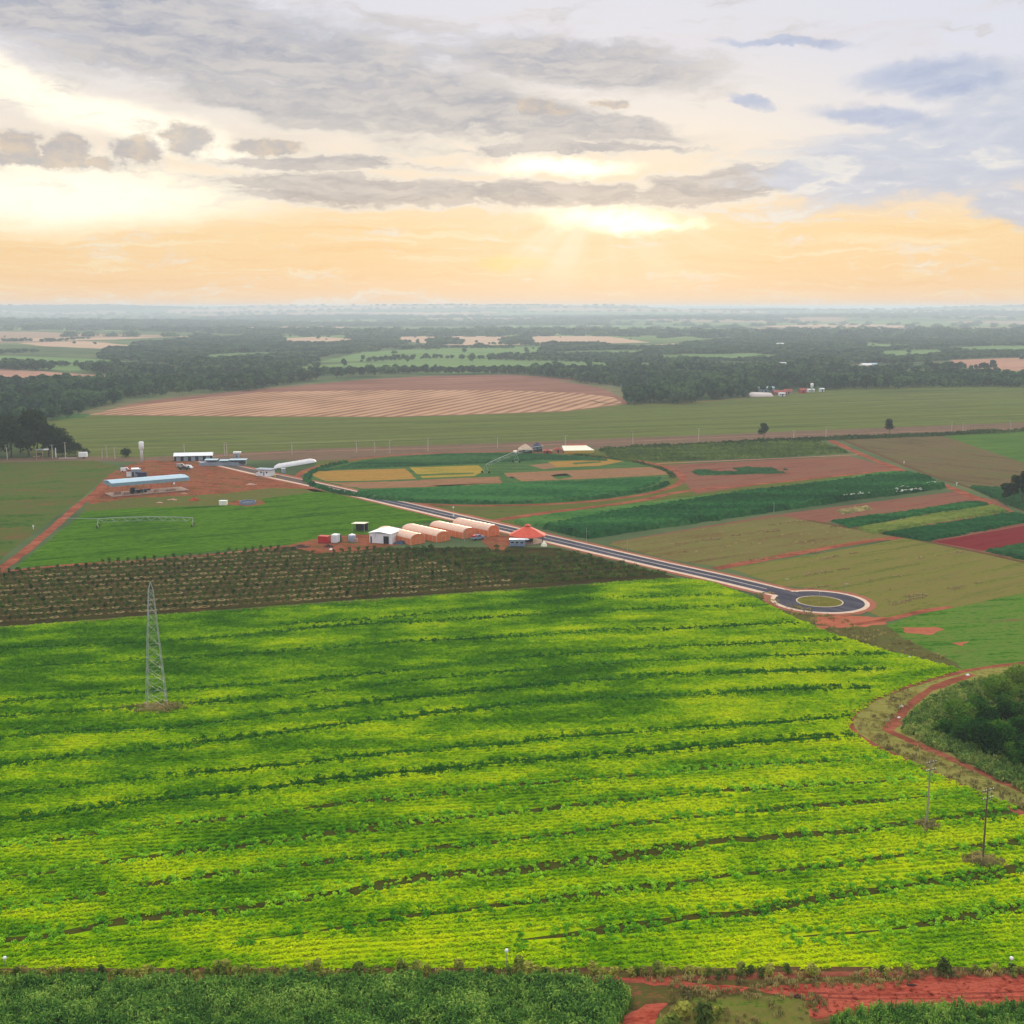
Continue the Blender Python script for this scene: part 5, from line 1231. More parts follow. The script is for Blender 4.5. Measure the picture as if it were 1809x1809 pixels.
def film(name, col, trans):
    m, b, bs = new_mat(name); P_ = b.new('ShaderNodeNewGeometry').outputs['Position']
    n = b.noise(P_, .5, 4, .6)
    b.put(bs.inputs['Base Color'], b.ramp(n, [(.3, tuple(c * .86 for c in col[:3]) + (1,)), (.7, col)]))
    bs.inputs['Roughness'].default_value = .55
    t = b.new('ShaderNodeBsdfTranslucent'); t.inputs[0].default_value = col; mx = b.new('ShaderNodeMixShader'); mx.inputs[0].default_value = trans
    b.l.new(bs.outputs[0], mx.inputs[1]); b.l.new(t.outputs[0], mx.inputs[2]); b.l.new(mx.outputs[0], b.n['Material Output'].inputs[0]); return m
F_side = film('orange_film', S(255, 142, 84), .25); F_roof = film('pale_film', S(255, 210, 180), .12); P_hoop = paint('hoop_pipe', S(238, 214, 196), .5)

# ---- four orange film greenhouses beside the road
GHD = heading((743, 962), (681, 947.5))       # along the house, away from the camera
def greenhouse(near_l, near_r, label, L=19.5, w=6.0, h=3.6):
    c = (G(*near_l) + G(*near_r)) / 2
    e = empty('greenhouse', (c.x, c.y, .06), GHD - math.pi / 2); tag(e, label, 'greenhouse', 'orange greenhouses beside the road')
    eave = 2.2; n = 9; hw = w / 2
    def arch(k, m=7, lift=0.0): 
        t = math.pi * k / m; return (-hw * math.cos(t), eave + (h - eave + lift) * math.sin(t))
    for s in (-1, 1):
        b = MB(); b.box(s * hw - .03, s * hw + .03, 0, L, 0, eave); b.build('side_wall', F_side, e)
    bay = L / n; r = MB()
    for i in range(n):
        y0, ym_, y1 = i * bay, (i + .5) * bay, (i + 1) * bay
        prof = [[(arch(k, 7, lf)[0], y, arch(k, 7, lf)[1]) for k in range(8)] for y, lf in ((y0, 0), (ym_, .2), (y1, 0))]
        bb = MB(); vs = sum(prof, []); bb.add(vs, [(j * 8 + k, j * 8 + k + 1, (j + 1) * 8 + k + 1, (j + 1) * 8 + k) for j in range(2) for k in range(7)])
        bb.build('roof_panel', F_roof, e, True)
    for i in range(n + 1):
        hb_ = MB(); pts = [(-hw, 0)] + [arch(k) for k in range(8)] + [(hw, 0)]
        for a_, b_ in zip(pts[:-1], pts[1:]): hb_.bar((a_[0] * 1.01, i * bay, a_[1] * 1.005), (b_[0] * 1.01, i * bay, b_[1] * 1.005), .06, 4)
        hb_.build('hoop', P_hoop, e)
    for y, nm in ((-.02, 'end_wall'), (L + .02, 'end_wall')):
        pts = [(-hw, 0)] + [arch(k) for k in range(8)] + [(hw, 0)]
        mesh_obj(nm, [(x, y, z) for x, z in pts], [tuple(range(len(pts)))], F_side, e)
    d = MB(); d.box(-.9, .9, -.09, -.04, 0, 2.1); dd = d.build('door', F_side, e)
    fr = MB(); fr.bar((-.9, -.1, 0), (-.9, -.1, 2.1), .05).bar((.9, -.1, 0), (.9, -.1, 2.1), .05).bar((-.9, -.1, 2.1), (.9, -.1, 2.1), .05); fr.build('door_frame', P_hoop, dd)
    return e
greenhouse((725, 962), (751.5, 961), 'orange film greenhouse next to the white shed, first of the four')
greenhouse((769.5, 957.5), (797, 956), 'orange film greenhouse, second from the white shed')
greenhouse((816, 952), (841, 949), 'orange film greenhouse, third from the white shed', 18.5, 5.6)
greenhouse((861, 948), (882.5, 946), 'orange film greenhouse nearest the paved road and the orange roofed kiosk', 19.5, 5.2, 3.9)

# ---- white shed of the works yard
def at(px, py, rz, name, label, cat, group=None, z=.06):
    g = G(px, py); e = empty(name, (g.x, g.y, z), rz); tag(e, label, cat, group); return e
def windows(e, parent, spots, y, w, h, mat=None, sgn=-1):
    for x, z in spots:
        f = MB(); f.box(x - w / 2 - .06, x + w / 2 + .06, y + sgn * .03 - .03, y + sgn * .03 + .03, z - .06, z + h + .06); fr = f.build('window', P_white, parent)
        g = MB(); g.box(x - w / 2, x + w / 2, y + sgn * .07 - .02, y + sgn * .07 + .02, z, z + h); g.build('pane', mat or P_glass, fr)
rzs = heading((664, 960), (690, 962))
e = at(664, 959.5, rzs, 'white_shed', 'white metal shed with a dark doorway beside the first greenhouse', 'shed')
a = G(664, 959.5); 
b = MB(); b.box(-2.4, 5.6, -.05, 9.0, 0, 3.4); b.build('wall', P_white, e)
b = MB(); b.prism([(-2.7, 3.45), (1.6, 3.95), (5.9, 3.45), (5.9, 3.57), (1.6, 4.07), (-2.7, 3.57)], -.4, 9.3); b.build('roof', P_roofw, e)
b = MB(); b.box(3.0, 5.0, -.14, -.08, 0, 2.6); dd = b.build('doorway', P_dark, e)
b = MB(); b.box(-2.0, -1.5, -.14, -.08, 0, 2.2); b.build('side_door', P_dark, e)
b = MB(); b.prism([(5.62, 0), (6.4, 0), (5.9, 3.4), (5.62, 3.4)], -.3, .05); b.build('buttress', P_white, e)
b = MB(); b.bar((-.4, -.2, 1.5), (.1, -.2, 3.2), .05); b.build('downpipe', P_steel, e)
e = at(640, 940, rzs, 'lean_to', 'low white roofed lean-to behind the white shed', 'shelter')
b = MB(); b.prism([(-4.5, 2.7), (1, 3.0), (1, 3.12), (-4.5, 2.82)], 0, 3.4); b.build('roof', P_cream, e)
for x in (-4.2, .7):
    for y in (.2, 3.2): MB().bar((x, y, 0), (x, y, 2.75), .08).build('post', P_steel, e)
b = MB(); b.box(-4.2, .7, 3.0, 3.1, 0, 2.6); b.build('back_wall', P_dark, e)
e = at(622, 957, 0, 'water_tank', 'grey cylindrical tank beside the white shed', 'tank')
MB().lathe([(1.25, 0), (1.3, .1), (1.3, 2.2), (1.1, 2.4)], 18).build('body', P_gsheet, e, True)
MB().lathe([(1.12, 2.4), (.3, 2.7), (.28, 2.85)], 18).build('lid', P_roofw, e); MB().box(.5, 2.0, -1.0, .0, 0, 1.2).build('pump_box', P_pink, e)
def container(px, py, rz, L, w, h, mat, label, name='container', ribs=7):
    e = at(px, py, rz, name, label, 'container'); MB().box(0, L, 0, w, .12, h).build('body', mat, e)
    for i in range(ribs): MB().box(L * (i + .3) / ribs, L * (i + .6) / ribs, -.05, -.01, .25, h - .15).build('rib', mat, e)
    MB().box(-.04, L + .04, -.07, w + .04, h, h + .1).build('roof', mat, e); MB().box(-.03, L + .03, -.07, w + .03, 0, .12).build('base_frame', P_dark, e)
    d = MB().box(L + .01, L + .05, .1, w - .1, .2, h - .1).build('door', mat, e); MB().bar((L + .09, w / 2, .4), (L + .09, w / 2, h - .3), .03).build('lock_bar', P_steel, d)
    return e
container(562, 959.5, heading((562, 959.5), (582, 960.5)), 3.6, 2.4, 2.3, P_red, 'bright red container in the works yard')
container(585, 959.5, heading((585, 959.5), (594, 960)), 2.0, 3.0, 2.7, P_white, 'white container between the red and green ones')
container(594.5, 957.5, heading((594.5, 957.5), (603, 957)), 1.7, 2.2, 2.3, P_green, 'small dark green container behind the white one')
def mound(px, py, rx, ry, h, mat, name, label, cat, seed=1, n=14):
    rng = np.random.default_rng(seed); V = [(0, 0, h)]; Fc = []; rings = 4
    for i in range(1, rings + 1):
        f = i / rings
        for k in range(n):
            t = 2 * math.pi * k / n; q = f * (1 + .14 * rng.normal()); V.append((rx * q * math.cos(t), ry * q * math.sin(t), max(-.02, h * (1 - f) ** 1.1 * (1 + .2 * rng.normal()) - (.05 if i == rings else 0))))
    for k in range(n): Fc.append((0, 1 + k, 1 + (k + 1) % n))
    for i in range(rings - 1):
        for k in range(n): Fc.append((1 + i * n + k, 1 + (i + 1) * n + k, 1 + (i + 1) * n + (k + 1) % n, 1 + i * n + (k + 1) % n))
    g = G(px, py); o = mesh_obj(name, V, Fc, mat); o.location = (g.x, g.y, .06); tag(o, label, cat); return o
mound(580, 966, 1.9, 1.7, .9, P_soilp, 'soil_heap', 'dark soil heap in front of the red container', 'heap', 3)
mound(585, 971, .7, .6, .5, P_white, 'white_sack', 'white sack lying by the soil heap', 'sack', 4)
mound(533, 966, 3.2, 2.2, .7, P_soilp, 'soil_heap', 'broad red brown soil heap at the left end of the works yard', 'heap', 5)
mound(708, 961, 3.2, 1.2, 1.1, paint('blue_tarp', S(62, 84, 104), .7, var=.3), 'covered_pile', 'pile under dark blue tarpaulin beside the first greenhouse', 'pile', 6)
# ---- small pick-up with red load behind the greenhouses, pole
def pickup(px, py, rz, label, mat, load=None):
    e = at(px, py, rz, 'pickup_truck', label, 'truck')
    b = MB(); b.prism([(0, .5), (4.8, .5), (4.8, 1.15), (3.5, 1.2), (3.0, 1.75), (1.7, 1.8), (1.6, 1.25), (0, 1.2)], -.9, .9); b.build('body', mat, e)
    b = MB(); b.prism([(1.85, 1.25), (3.3, 1.25), (2.95, 1.68), (1.9, 1.7)], -.92, .92); b.build('window', P_glass, e)
    for x in (.9, 3.9):
        for s in (-1, 1):
            MB().bar((x, s * .72, .36), (x, s * .95, .36), .36, 12).build('wheel', P_rubber, e)
    if load: MB().box(.1, 1.5, -.7, .7, 1.2, 1.75).build('load', load, e)
    return e
pickup(834, 955, heading((834, 955), (856, 952)), 'grey pick-up with a red load behind the third greenhouse', P_bluep, P_red)
# ---- orange roofed kiosk and the blue cabin in front
e = at(932, 957, .3, 'round_kiosk', 'kiosk with a wide orange pyramid roof beside the paved road', 'kiosk')
def cone_roof(e, r, z0, z1, n, mat, cap):
    pt = [(r * math.cos(2 * math.pi * k / n), r * math.sin(2 * math.pi * k / n), z0) for k in range(n)]
    q = [(cap * math.cos(2 * math.pi * k / n), cap * math.sin(2 * math.pi * k / n), z1) for k in range(n)]
    for k in range(n):
        k2 = (k + 1) % n; a_, b_, c_, d_ = pt[k], pt[k2], q[k2], q[k]
        mesh_obj('roof_panel', [a_, b_, c_, d_] + [(v[0] * .99, v[1] * .99, v[2] - .12) for v in (a_, b_, c_, d_)], [(0, 1, 2, 3), (7, 6, 5, 4), (0, 4, 5, 1), (1, 5, 6, 2), (2, 6, 7, 3), (3, 7, 4, 0)], mat, e)
cone_roof(e, 6.7, 2.5, 5.3, 8, P_orroof, 1.0)
MB().lathe([(.8, 5.2), (.8, 5.7), (1.15, 5.75), (.1, 6.3)], 8).build('roof_cap', P_orroof, e)
for k in range(8):
    t = 2 * math.pi * k / 8; MB().bar((5.7 * math.cos(t), 5.7 * math.sin(t), 0), (5.7 * math.cos(t), 5.7 * math.sin(t), 2.65), .12, 6).build('post', P_wood, e)
MB().lathe([(5.9, 0), (5.9, .25)], 8).build('floor_slab', P_conc, e); MB().lathe([(1.8, .25), (1.8, 1.2), (2.0, 1.25)], 8).build('counter', P_dark, e)
rc = heading((900, 967), (928, 967.5))
e = at(900, 966.5, rc, 'site_cabin', 'blue grey cabin with a row of windows before the orange kiosk', 'cabin')
MB().box(0, 5.2, 0, 2.3, .25, 2.45).build('wall', P_bluep, e); MB().box(-.15, 5.35, -.15, 2.45, 2.45, 2.6).build('roof', P_roofw, e)
MB().box(.2, 5.0, .2, 2.1, 0, .25).build('base_frame', P_dark, e); windows(e, e, [(1.0, 1.25), (2.6, 1.25), (4.2, 1.25)], 0, 1.1, .65)
e = at(931, 963, 0, 'white_parasol', 'small white parasol between the blue cabin and the kiosk', 'parasol'); MB().bar((0, 0, 0), (0, 0, 2.2), .04).build('pole', P_steel, e); MB().lathe([(.85, 1.9), (.5, 2.2), (.05, 2.4)], 10).build('canopy', P_roofw, e)
e = at(961, 965, .2, 'white_cone_tent', 'small white pointed tent at the right of the kiosk', 'tent'); MB().lathe([(1.15, 0), (.9, .8), (.05, 1.9)], 6).build('canvas', P_cream, e); MB().bar((0, 0, 0), (0, 0, 2.1), .04).build('pole', P_steel, e)

# ---- big open shed with the pale blue roof
rzb = heading((200, 878), (332, 866.5)); Bp = G(200, 878); Lb = (G(332, 866.5) - Bp).length; Wb = 10.5
e = at(200, 878, rzb, 'open_shed', 'long open sided shed with pale blue roof on the red yard', 'shed')
MB().box(-.4, Lb + .4, -.3, Wb + .3, 0, .35).build('slab', P_conc, e)
nc = 6
for i in range(nc):
    for y in (.3, Wb - .3): MB().bar((.5 + (Lb - 1) * i / (nc - 1), y, .35), (.5 + (Lb - 1) * i / (nc - 1), y, 4.6), .13).build('column', P_pink, e)
MB().prism([(-.9, 4.6), (Wb + .9, 4.6), (Wb + .9, 5.9), (Wb / 2, 6.35), (-.9, 5.9)], 0, 1)
b = MB(); b.add([(-.7, -.9, 5.92), (Lb + .7, -.9, 5.92), (Lb + .7, Wb / 2, 6.5), (-.7, Wb / 2, 6.5), (Lb + .7, Wb + .9, 5.92), (-.7, Wb + .9, 5.92)], [(0, 1, 2, 3), (3, 2, 4, 5)]); b.build('roof', P_bsheet, e)
for nm, bx in (('fascia', (-.8, Lb + .8, -1.0, -.9, 4.5, 5.95)), ('fascia', (-.8, Lb + .8, Wb + .9, Wb + 1.0, 4.5, 5.95)), ('fascia', (-.8, -.7, -.9, Wb + .9, 4.5, 6.0)), ('fascia', (Lb + .7, Lb + .8, -.9, Wb + .9, 4.5, 6.0))):
    MB().box(*bx).build(nm, P_bfasc, e)
MB().box(-.7, Lb + .7, -.88, Wb + .88, 4.55, 4.65).build('ceiling', P_gsheet, e)
for i in range(nc): MB().box(.35 + (Lb - 1) * i / (nc - 1), .65 + (Lb - 1) * i / (nc - 1), -.6, Wb + .6, 4.3, 4.54).build('truss', P_steel, e)
def on_slab(dx, dy, z=.41):
    M_ = Matrix.Rotation(rzb, 4, 'Z'); v = M_ @ Vector((dx, dy, 0)); return (Bp.x + v.x, Bp.y + v.y, z)
def placed(name, loc, rz, label, cat, group=None):
    e = empty(name, loc, rz); tag(e, label, cat, group); return e
e = placed('tractor', on_slab(9.0, 3.0), rzb, 'dark blue tractor parked under the pale blue roof', 'tractor')
MB().box(1.2, 3.4, -.45, .45, .7, 1.4).build('bonnet', P_navy, e); MB().box(-.6, 1.1, -.7, .7, .8, 2.4).build('cab', P_glass, e); MB().box(-.7, 1.2, -.8, .8, 2.4, 2.5).build('cab_roof', P_navy, e)
for x, r_ in ((0, .8), (2.8, .5)):
    for s in (-1, 1): MB().bar((x, s * .7, r_), (x, s * 1.1, r_), r_, 14).build('wheel', P_rubber, e)
e = placed('trailer', on_slab(12.8, 3.2), rzb, 'flat dark trailer beside the tractor under the blue roof', 'trailer'); MB().box(0, 4.0, -1, 1, .8, 1.4).build('bed', P_navy, e)
for s in (-1, 1): MB().bar((2, s * .8, .45), (2, s * 1.05, .45), .45, 12).build('wheel', P_rubber, e)
for i, (dx, dy, sx, sy, sz, lb) in enumerate(((9.5, 6.5, 6.5, 1.2, .9, 'long white bench deep under the blue roof'), (2.0, 4.5, 2.6, 1.4, .9, 'pale pallet stack at the left end of the open shed'), (24, 2.0, 4.0, 1.0, .5, 'low pale pallet stack at the right end of the open shed'), (5.5, 2.0, 1.6, 1.2, .8, 'pinkish crate stack near the left columns of the open shed'), (18.5, 1.8, 1.2, 1.0, 1.0, 'brown crate at the middle of the open shed'))):
    e = placed('pallet_stack', on_slab(dx, dy), rzb, lb, 'pallets'); n = 3
    for k in range(n): MB().box(0, sx, 0, sy, sz * k / n + .04, sz * (k + 1) / n - .02).build('pallet', P_white if i == 0 else P_pink, e)
g = G(305, 853); 
e = placed('dish', on_slab(Lb * .80, -1.35, 3.9), rzb, 'round white dish hanging at the shed eave', 'dish'); MB().lathe([(.1, 0), (.35, .05), (.45, .16)], 16).build('bowl', P_roofw, e); e.rotation_euler = (R(80), 0, rzb); MB().bar((0, 0, .0), (0, .75, -.2), .04).build('bracket', P_steel, e)
# ---- things of the red yard
e = at(251, 816.5, .4, 'water_tower', 'tall white water tower with a wide head on the red yard', 'water tower')
MB().lathe([(.72, 0), (.72, 6.0), (.75, 6.4)], 20).build('stem', P_roofw, e, True); MB().lathe([(.75, 6.4), (1.25, 7.1), (1.25, 10.4), (1.0, 10.7), (.2, 10.9)], 20).build('head', P_roofw, e, True)
for i in range(12): MB().bar((-.2, -.82, .6 + i * .5), (.2, -.82, .6 + i * .5), .025).build('ladder_rung', P_steel, e)
for s in (-1, 1): MB().bar((s * .2, -.82, .3), (s * .2, -.82, 6.6), .03).build('ladder_rail', P_steel, e)
rzh = heading((225, 843), (248, 842))
e = at(225, 842.5, rzh, 'yard_house', 'small grey house behind the open shed with white front panel', 'house')
MB().box(1.9, 6.4, 0, 5, 0, 3.3).build('wall', P_gsheet, e); MB().box(-.3, 1.85, .2, 3, 0, 2.5).build('front_panel', P_white, e); MB().box(2.0, 5.6, -.2, 5.2, 3.32, 3.6).build('roof', P_roofw, e); MB().box(2.2, 3.0, -.1, -.03, 0, 2.2).build('door', P_dark, e); windows(e, e, [(4.2, 1.2)], 0, 1.0, .9)
MB().prism([(-.5, 2.6), (1.8, 2.6), (1.8, 3.0), (.6, 3.4)], -.1, 3.2).build('porch_roof', P_tile, e)
container(243, 843, rzh, 4.2, 2.2, 2.0, P_navy, 'dark navy container at the right of the small grey house')
def van(px, py, rz, label, mat, s=1.0):
    e = at(px, py, rz, 'parked_van', label, 'van', 'vehicles parked in the yards'); e.scale = (s, s, s)
    MB().prism([(0, .45), (4.6, .45), (4.65, 1.0), (3.9, 1.2), (3.3, 1.95), (.1, 2.0)], -.9, .9).build('body', mat, e)
    MB().prism([(2.4, 1.2), (3.75, 1.2), (3.25, 1.85), (2.4, 1.87)], -.92, .92).build('window', P_glass, e)
    for x in (.9, 3.7):
        for q in (-1, 1): MB().bar((x, q * .72, .36), (x, q * .95, .36), .36, 12).build('wheel', P_rubber, e)
van(213, 834, rzh, 'white van parked left of the small grey house', P_white); van(328, 828, -.5, 'white van parked below the long white roof', P_white, .95); van(312, 826, .3, 'silver van parked in the shade of the long white roof', P_steel, .95)
pickup(316, 830, .1, 'dark pick-up beside the two vans on the red yard', P_dark)
# long white roofed building and the grey workshop behind
rl = heading((306, 813), (375, 811.5))
e = at(308, 815, rl, 'long_barn', 'long dark barn with a bright white roof at the road end', 'barn')
MB().box(0, 19.5, 0, 6, 0, 2.6).build('wall', P_dark, e); MB().prism([(-.9, 2.65), (3, 3.6), (6.6, 2.65), (6.6, 2.8), (3, 3.75), (-.9, 2.8)], 0, 1)
b = MB(); b.add([(-.4, -1.0, 2.7), (19.9, -1.0, 2.7), (19.9, 3.2, 4.1), (-.4, 3.2, 4.1), (19.9, 6.8, 2.7), (-.4, 6.8, 2.7)], [(0, 1, 2, 3), (3, 2, 4, 5)]); b.build('roof', P_roofw, e)
for i in range(5): MB().box(1 + i * 3.8, 3.2 + i * 3.8, -.08, -.02, 0, 2.2).build('door', P_gsheet, e)
e = at(352, 824, heading((352, 824), (434, 823)), 'workshop', 'grey open workshop with a stepped pale roof behind the paved road', 'workshop')
MB().box(0, 23, 1.2, 6, 0, 1.7).build('wall', P_gsheet, e)
for x0, x1, z in ((2.5, 9.0, 2.9), (9.8, 14.5, 2.5), (14.8, 23.6, 2.8)):
    MB().box(x0, x1, .4, 6.3, z, z + .2).build('roof', P_bsheet, e)
    for x in (x0 + .2, x1 - .2): MB().bar((x, .7, 0), (x, .7, z), .1).build('post', P_steel, e)
MB().box(2.8, 22.8, 5.9, 6.0, 1.7, 2.5).build('back_wall', P_dark, e); MB().box(20, 23.4, -.2, .8, 1.2, 2.0).build('loading_bay', P_dark, e)
e = at(413, 812, heading((413, 812), (426, 811.8)), 'gatehouse', 'small white roofed gatehouse behind the grey workshop', 'gatehouse')
MB().box(.6, 2.6, 0, 2.4, 0, 3.2).build('wall', P_gsheet, e); MB().box(-.2, 3.8, -.4, 2.8, 3.25, 4.0).build('roof', P_roofw, e); windows(e, e, [(1.6, 1.4)], 0, .9, .8)
rk = heading((460, 840), (481, 841))
e = at(457, 841, rk, 'white_kiosk', 'white kiosk with a flat grey roof beside the paved road', 'kiosk')
MB().box(0, 6.2, 0, 4.6, 0, 2.9).build('wall', P_white, e); MB().box(-2.0, 6.9, -.7, 5.3, 3.0, 3.35).build('roof', P_gsheet, e); MB().box(-1.7, -.05, .3, 4.0, 0, 1.4).build('counter', P_white, e)
windows(e, e, [(1.4, 1.5), (4.4, 1.5)], 0, .8, .7); MB().bar((-1.8, -.4, 0), (-1.8, -.4, 3.0), .07).build('post', P_steel, e); MB().box(2.4, 3.2, -.09, -.03, 0, 2.1).build('door', P_gsheet, e)
e = at(486, 843, .2, 'yellow_bin', 'small yellow bin beside the white kiosk', 'bin'); MB().lathe([(.42, 0), (.5, 1.2)], 12).build('body', P_yellow, e); MB().lathe([(.54, 1.2), (.5, 1.3), (.2, 1.4)], 12).build('lid', P_yellow, e)
e = at(497, 836, .1, 'utility_box', 'small pale grey cabinet between the kiosk and the hedge', 'cabinet'); MB().box(0, 1.9, 0, 1.2, 0, 2.1).build('body', P_gsheet, e); MB().box(-.1, 2.0, -.1, 1.3, 2.1, 2.2).build('roof', P_roofw, e); MB().box(.1, .9, -.05, -.01, .2, 1.9).build('door', P_gsheet, e)
# white film tunnel
rt = heading((486, 826), (553, 815)); g = G(486, 827)
e = at(486, 827, rt, 'white_tunnel', 'long low white film tunnel behind the white kiosk', 'tunnel'); Lt = (G(553, 815) - g).length
n = 24; prof = [(2.6 * math.cos(math.pi * k / 10), 1.9 * math.sin(math.pi * k / 10)) for k in range(11)]
V = []; Fc = []
for i in range(n + 1):
    f = min(1, min(i, n - i) / 2.5) ** .5 * (.97 + .03 * (i % 2)); V += [(Lt * i / n, y * (.35 + .65 * f), z * f) for y, z in prof]
for i in range(n): Fc += [(i * 11 + k, i * 11 + k + 1, (i + 1) * 11 + k + 1, (i + 1) * 11 + k) for k in range(10)]
mesh_obj('film_cover', V, Fc, film('white_film', S(244, 240, 240), .15), e, True)
for i in range(3, n - 2, 4):
    b = MB()
    for k in range(10): b.bar((Lt * i / n, prof[k][0] * 1.01, prof[k][1] * 1.01), (Lt * i / n, prof[k + 1][0] * 1.01, prof[k + 1][1] * 1.01), .05)
    b.build('hoop', P_white, e)
# tanks at the edge of the green field
e = at(387, 893, .05, 'white_tank', 'white square tank at the edge of the green field', 'tank'); MB().box(0, 3.1, 0, 2.2, 0, 1.7).build('body', P_cream, e); MB().box(-.08, 3.18, -.08, 2.28, 1.7, 1.82).build('lid', P_roofw, e); MB().box(1.3, 1.8, -.06, -.01, .1, 1.6).build('panel', P_white, e)
e = at(438, 890, 0, 'round_tank', 'low round blue grey tank sunk at the edge of the green field', 'tank'); MB().lathe([(3.3, 0), (3.3, 1.15), (3.1, 1.15), (3.1, .5)], 32).build('ring_wall', P_bluep, e); MB().lathe([(3.08, .1), (3.08, .8)], 32).build('water', P_glass, e)
for k in range(16):
    t = 2 * math.pi * k / 16; MB().bar((3.34 * math.cos(t), 3.34 * math.sin(t), 0), (3.34 * math.cos(t), 3.34 * math.sin(t), 1.15), .06).build('stave', P_steel, e)
mound(343, 884, 2.3, 1.6, 1.3, paint('rust_heap', S(176, 64, 44), .9, var=.2), 'red_heap', 'orange red heap at the edge of the yard', 'heap', 8)
for i, (x, y, s, lb) in enumerate(((305, 883, 1.3, 'pale pallet heap below the open shed, the largest'), (325, 872, 1.0, 'pale rubble heap at the right corner of the open shed'), (282, 888, .9, 'small pale rubble heap left of the orange red heap'), (443, 856, 1.6, 'pale rubble heap beside the road kerb'))):
    mound(x, y, 1.6 * s, .8 * s, .4 * s, P_pink, 'rubble_heap', lb, 'heap', 20 + i)
# ---- centre pivot spans
def pivot(ends, name, label, tower_at, h=3.6, sag=.5, over=0.0, mat=None):
    A_, B_ = G(*ends[0]), G(*ends[1]); d = B_ - A_; L = d.length; e = empty(name, (A_.x, A_.y, .06), math.atan2(d.y, d.x)); tag(e, label, 'irrigator'); mat = mat or P_steel
    n = 16; top = lambda t: h + sag * 4 * t * (1 - t)
    b = MB()
    for i in range(n): b.bar((L * i / n, 0, top(i / n)), (L * (i + 1) / n, 0, top((i + 1) / n)), .14, 8)
    b.build('pipe', mat, e)
    for i in range(1, n, 2):
        x = L * i / n; zt = top(i / n); zb = zt - 1.3
        b = MB()
        for s in (-1, 1): b.bar((x - L / n * .9, 0, top((i - .9) / n)), (x, s * .7, zb), .05).bar((x + L / n * .9, 0, top((i + .9) / n)), (x, s * .7, zb), .05)
        b.bar((x, -.7, zb), (x, .7, zb), .05); b.build('truss', mat, e)
    b = MB()
    for i in range(1, n - 2, 2): b.bar((L * i / n, -.7, top(i / n) - 1.3), (L * (i + 2) / n, -.7, top((i + 2) / n) - 1.3), .035).bar((L * i / n, .7, top(i / n) - 1.3), (L * (i + 2) / n, .7, top((i + 2) / n) - 1.3), .035)
    b.build('tie_rod', mat, e)
    for t in tower_at:
        x = L * t; tw_ = MB().bar((x, -1.8, .5), (x, 0, h), .09).bar((x, 1.8, .5), (x, 0, h), .09).bar((x, -1.8, .5), (x, 1.8, .5), .09).bar((x, -.9, 2.0), (x, .9, 2.0), .06).build('tower', mat, e)
        for s in (-1, 1): MB().bar((x - .15, s * 1.8, .55), (x + .15, s * 1.8, .55), .55, 12).build('wheel', P_rubber, tw_)
    if over: MB().bar((0, 0, h), (-over, 0, h + .5), .09, 6).build('overhang', mat, e)
    return e
pivot(((174, 932), (341, 930)), 'pivot_irrigator', 'grey single span pivot irrigator standing on the green field', (0.0, 1.0), over=13, h=3.2)
pivot(((858, 836), (960, 801)), 'pivot_irrigator', 'grey arched pivot irrigator crossing the plot circle', (0.0, .5), h=4.2, sag=1.6, mat=paint('weathered_zinc', S(138, 158, 150), .6, .2))
# ---- huts at the pivot centre
def hip_hut(px, py, rz, L, w, h, hr_, wall, roof, label, name='field_hut', cat='hut'):
    e = at(px, py, rz, name, label, cat); MB().box(-L / 2, L / 2, -w / 2, w / 2, 0, h).build('wall', wall, e)
    o_ = .5; v = [(-L / 2 - o_, -w / 2 - o_, h + .02), (L / 2 + o_, -w / 2 - o_, h + .02), (L / 2 + o_, w / 2 + o_, h + .02), (-L / 2 - o_, w / 2 + o_, h + .02), (-L * .08, 0, h + hr_), (L * .08, 0, h + hr_)]
    r_ = mesh_obj('roof', v, [(0, 1, 5, 4), (1, 2, 5), (2, 3, 4, 5), (3, 0, 4), (3, 2, 1, 0)], roof, e); MB().bar((-L * .09, 0, h + hr_ + .03), (L * .09, 0, h + hr_ + .03), .09).build('ridge_cap', roof, r_)
    MB().box(-.5, .4, -w / 2 - .07, -w / 2 - .02, 0, min(2.0, h - .2)).build('door', P_dark, e); return e
hip_hut(928, 800, .05, 7.0, 6.0, 2.0, 2.9, P_dark, P_straw, 'open hut with a pale pyramid roof at the pivot centre', 'roofed_hut')
hip_hut(949, 797, .1, 5.0, 4.5, 2.6, 2.2, P_navy, P_navy, 'dark blue tented hut behind the pale pyramid roof')
hip_hut(967, 801, 0, 4.5, 3.4, 1.5, 1.0, P_tile, P_tile, 'small red hut right of the pivot centre')
hip_hut(986, 799, 0, 4.8, 3.6, 1.6, 1.4, P_pink, P_tile, 'small hut with a faded red roof beside the cream sheet roof')
e = at(910, 801, 0, 'white_box', 'small white box left of the pale pyramid roof', 'box'); MB().box(-.9, .9, -.6, .6, 0, 1.2).build('body', P_white, e); MB().box(-1, 1, -.7, .7, 1.2, 1.35).build('lid', P_roofw, e)
e = at(996, 801.5, heading((1005, 801), (1060, 800)), 'screen_house', 'long low house with a bright cream sheet roof', 'screen house')
b = MB(); b.add([(0, 0, 1.6), (17.5, 0, 1.6), (14.5, 9, 3.4), (0.5, 9, 3.4)], [(0, 1, 2, 3)]); b.build('roof', P_cream, e)
MB().box(.4, 17.0, .15, .25, 0, 1.55).build('front_wall', P_yellow, e); MB().box(3, 14.5, 9.02, 9.12, 2.9, 3.9).build('back_wall', P_orroof, e)
for x in (.3, 4.5, 8.8, 13, 17.2): MB().bar((x, .1, 0), (x, .1, 1.6), .08).build('post', P_steel, e)
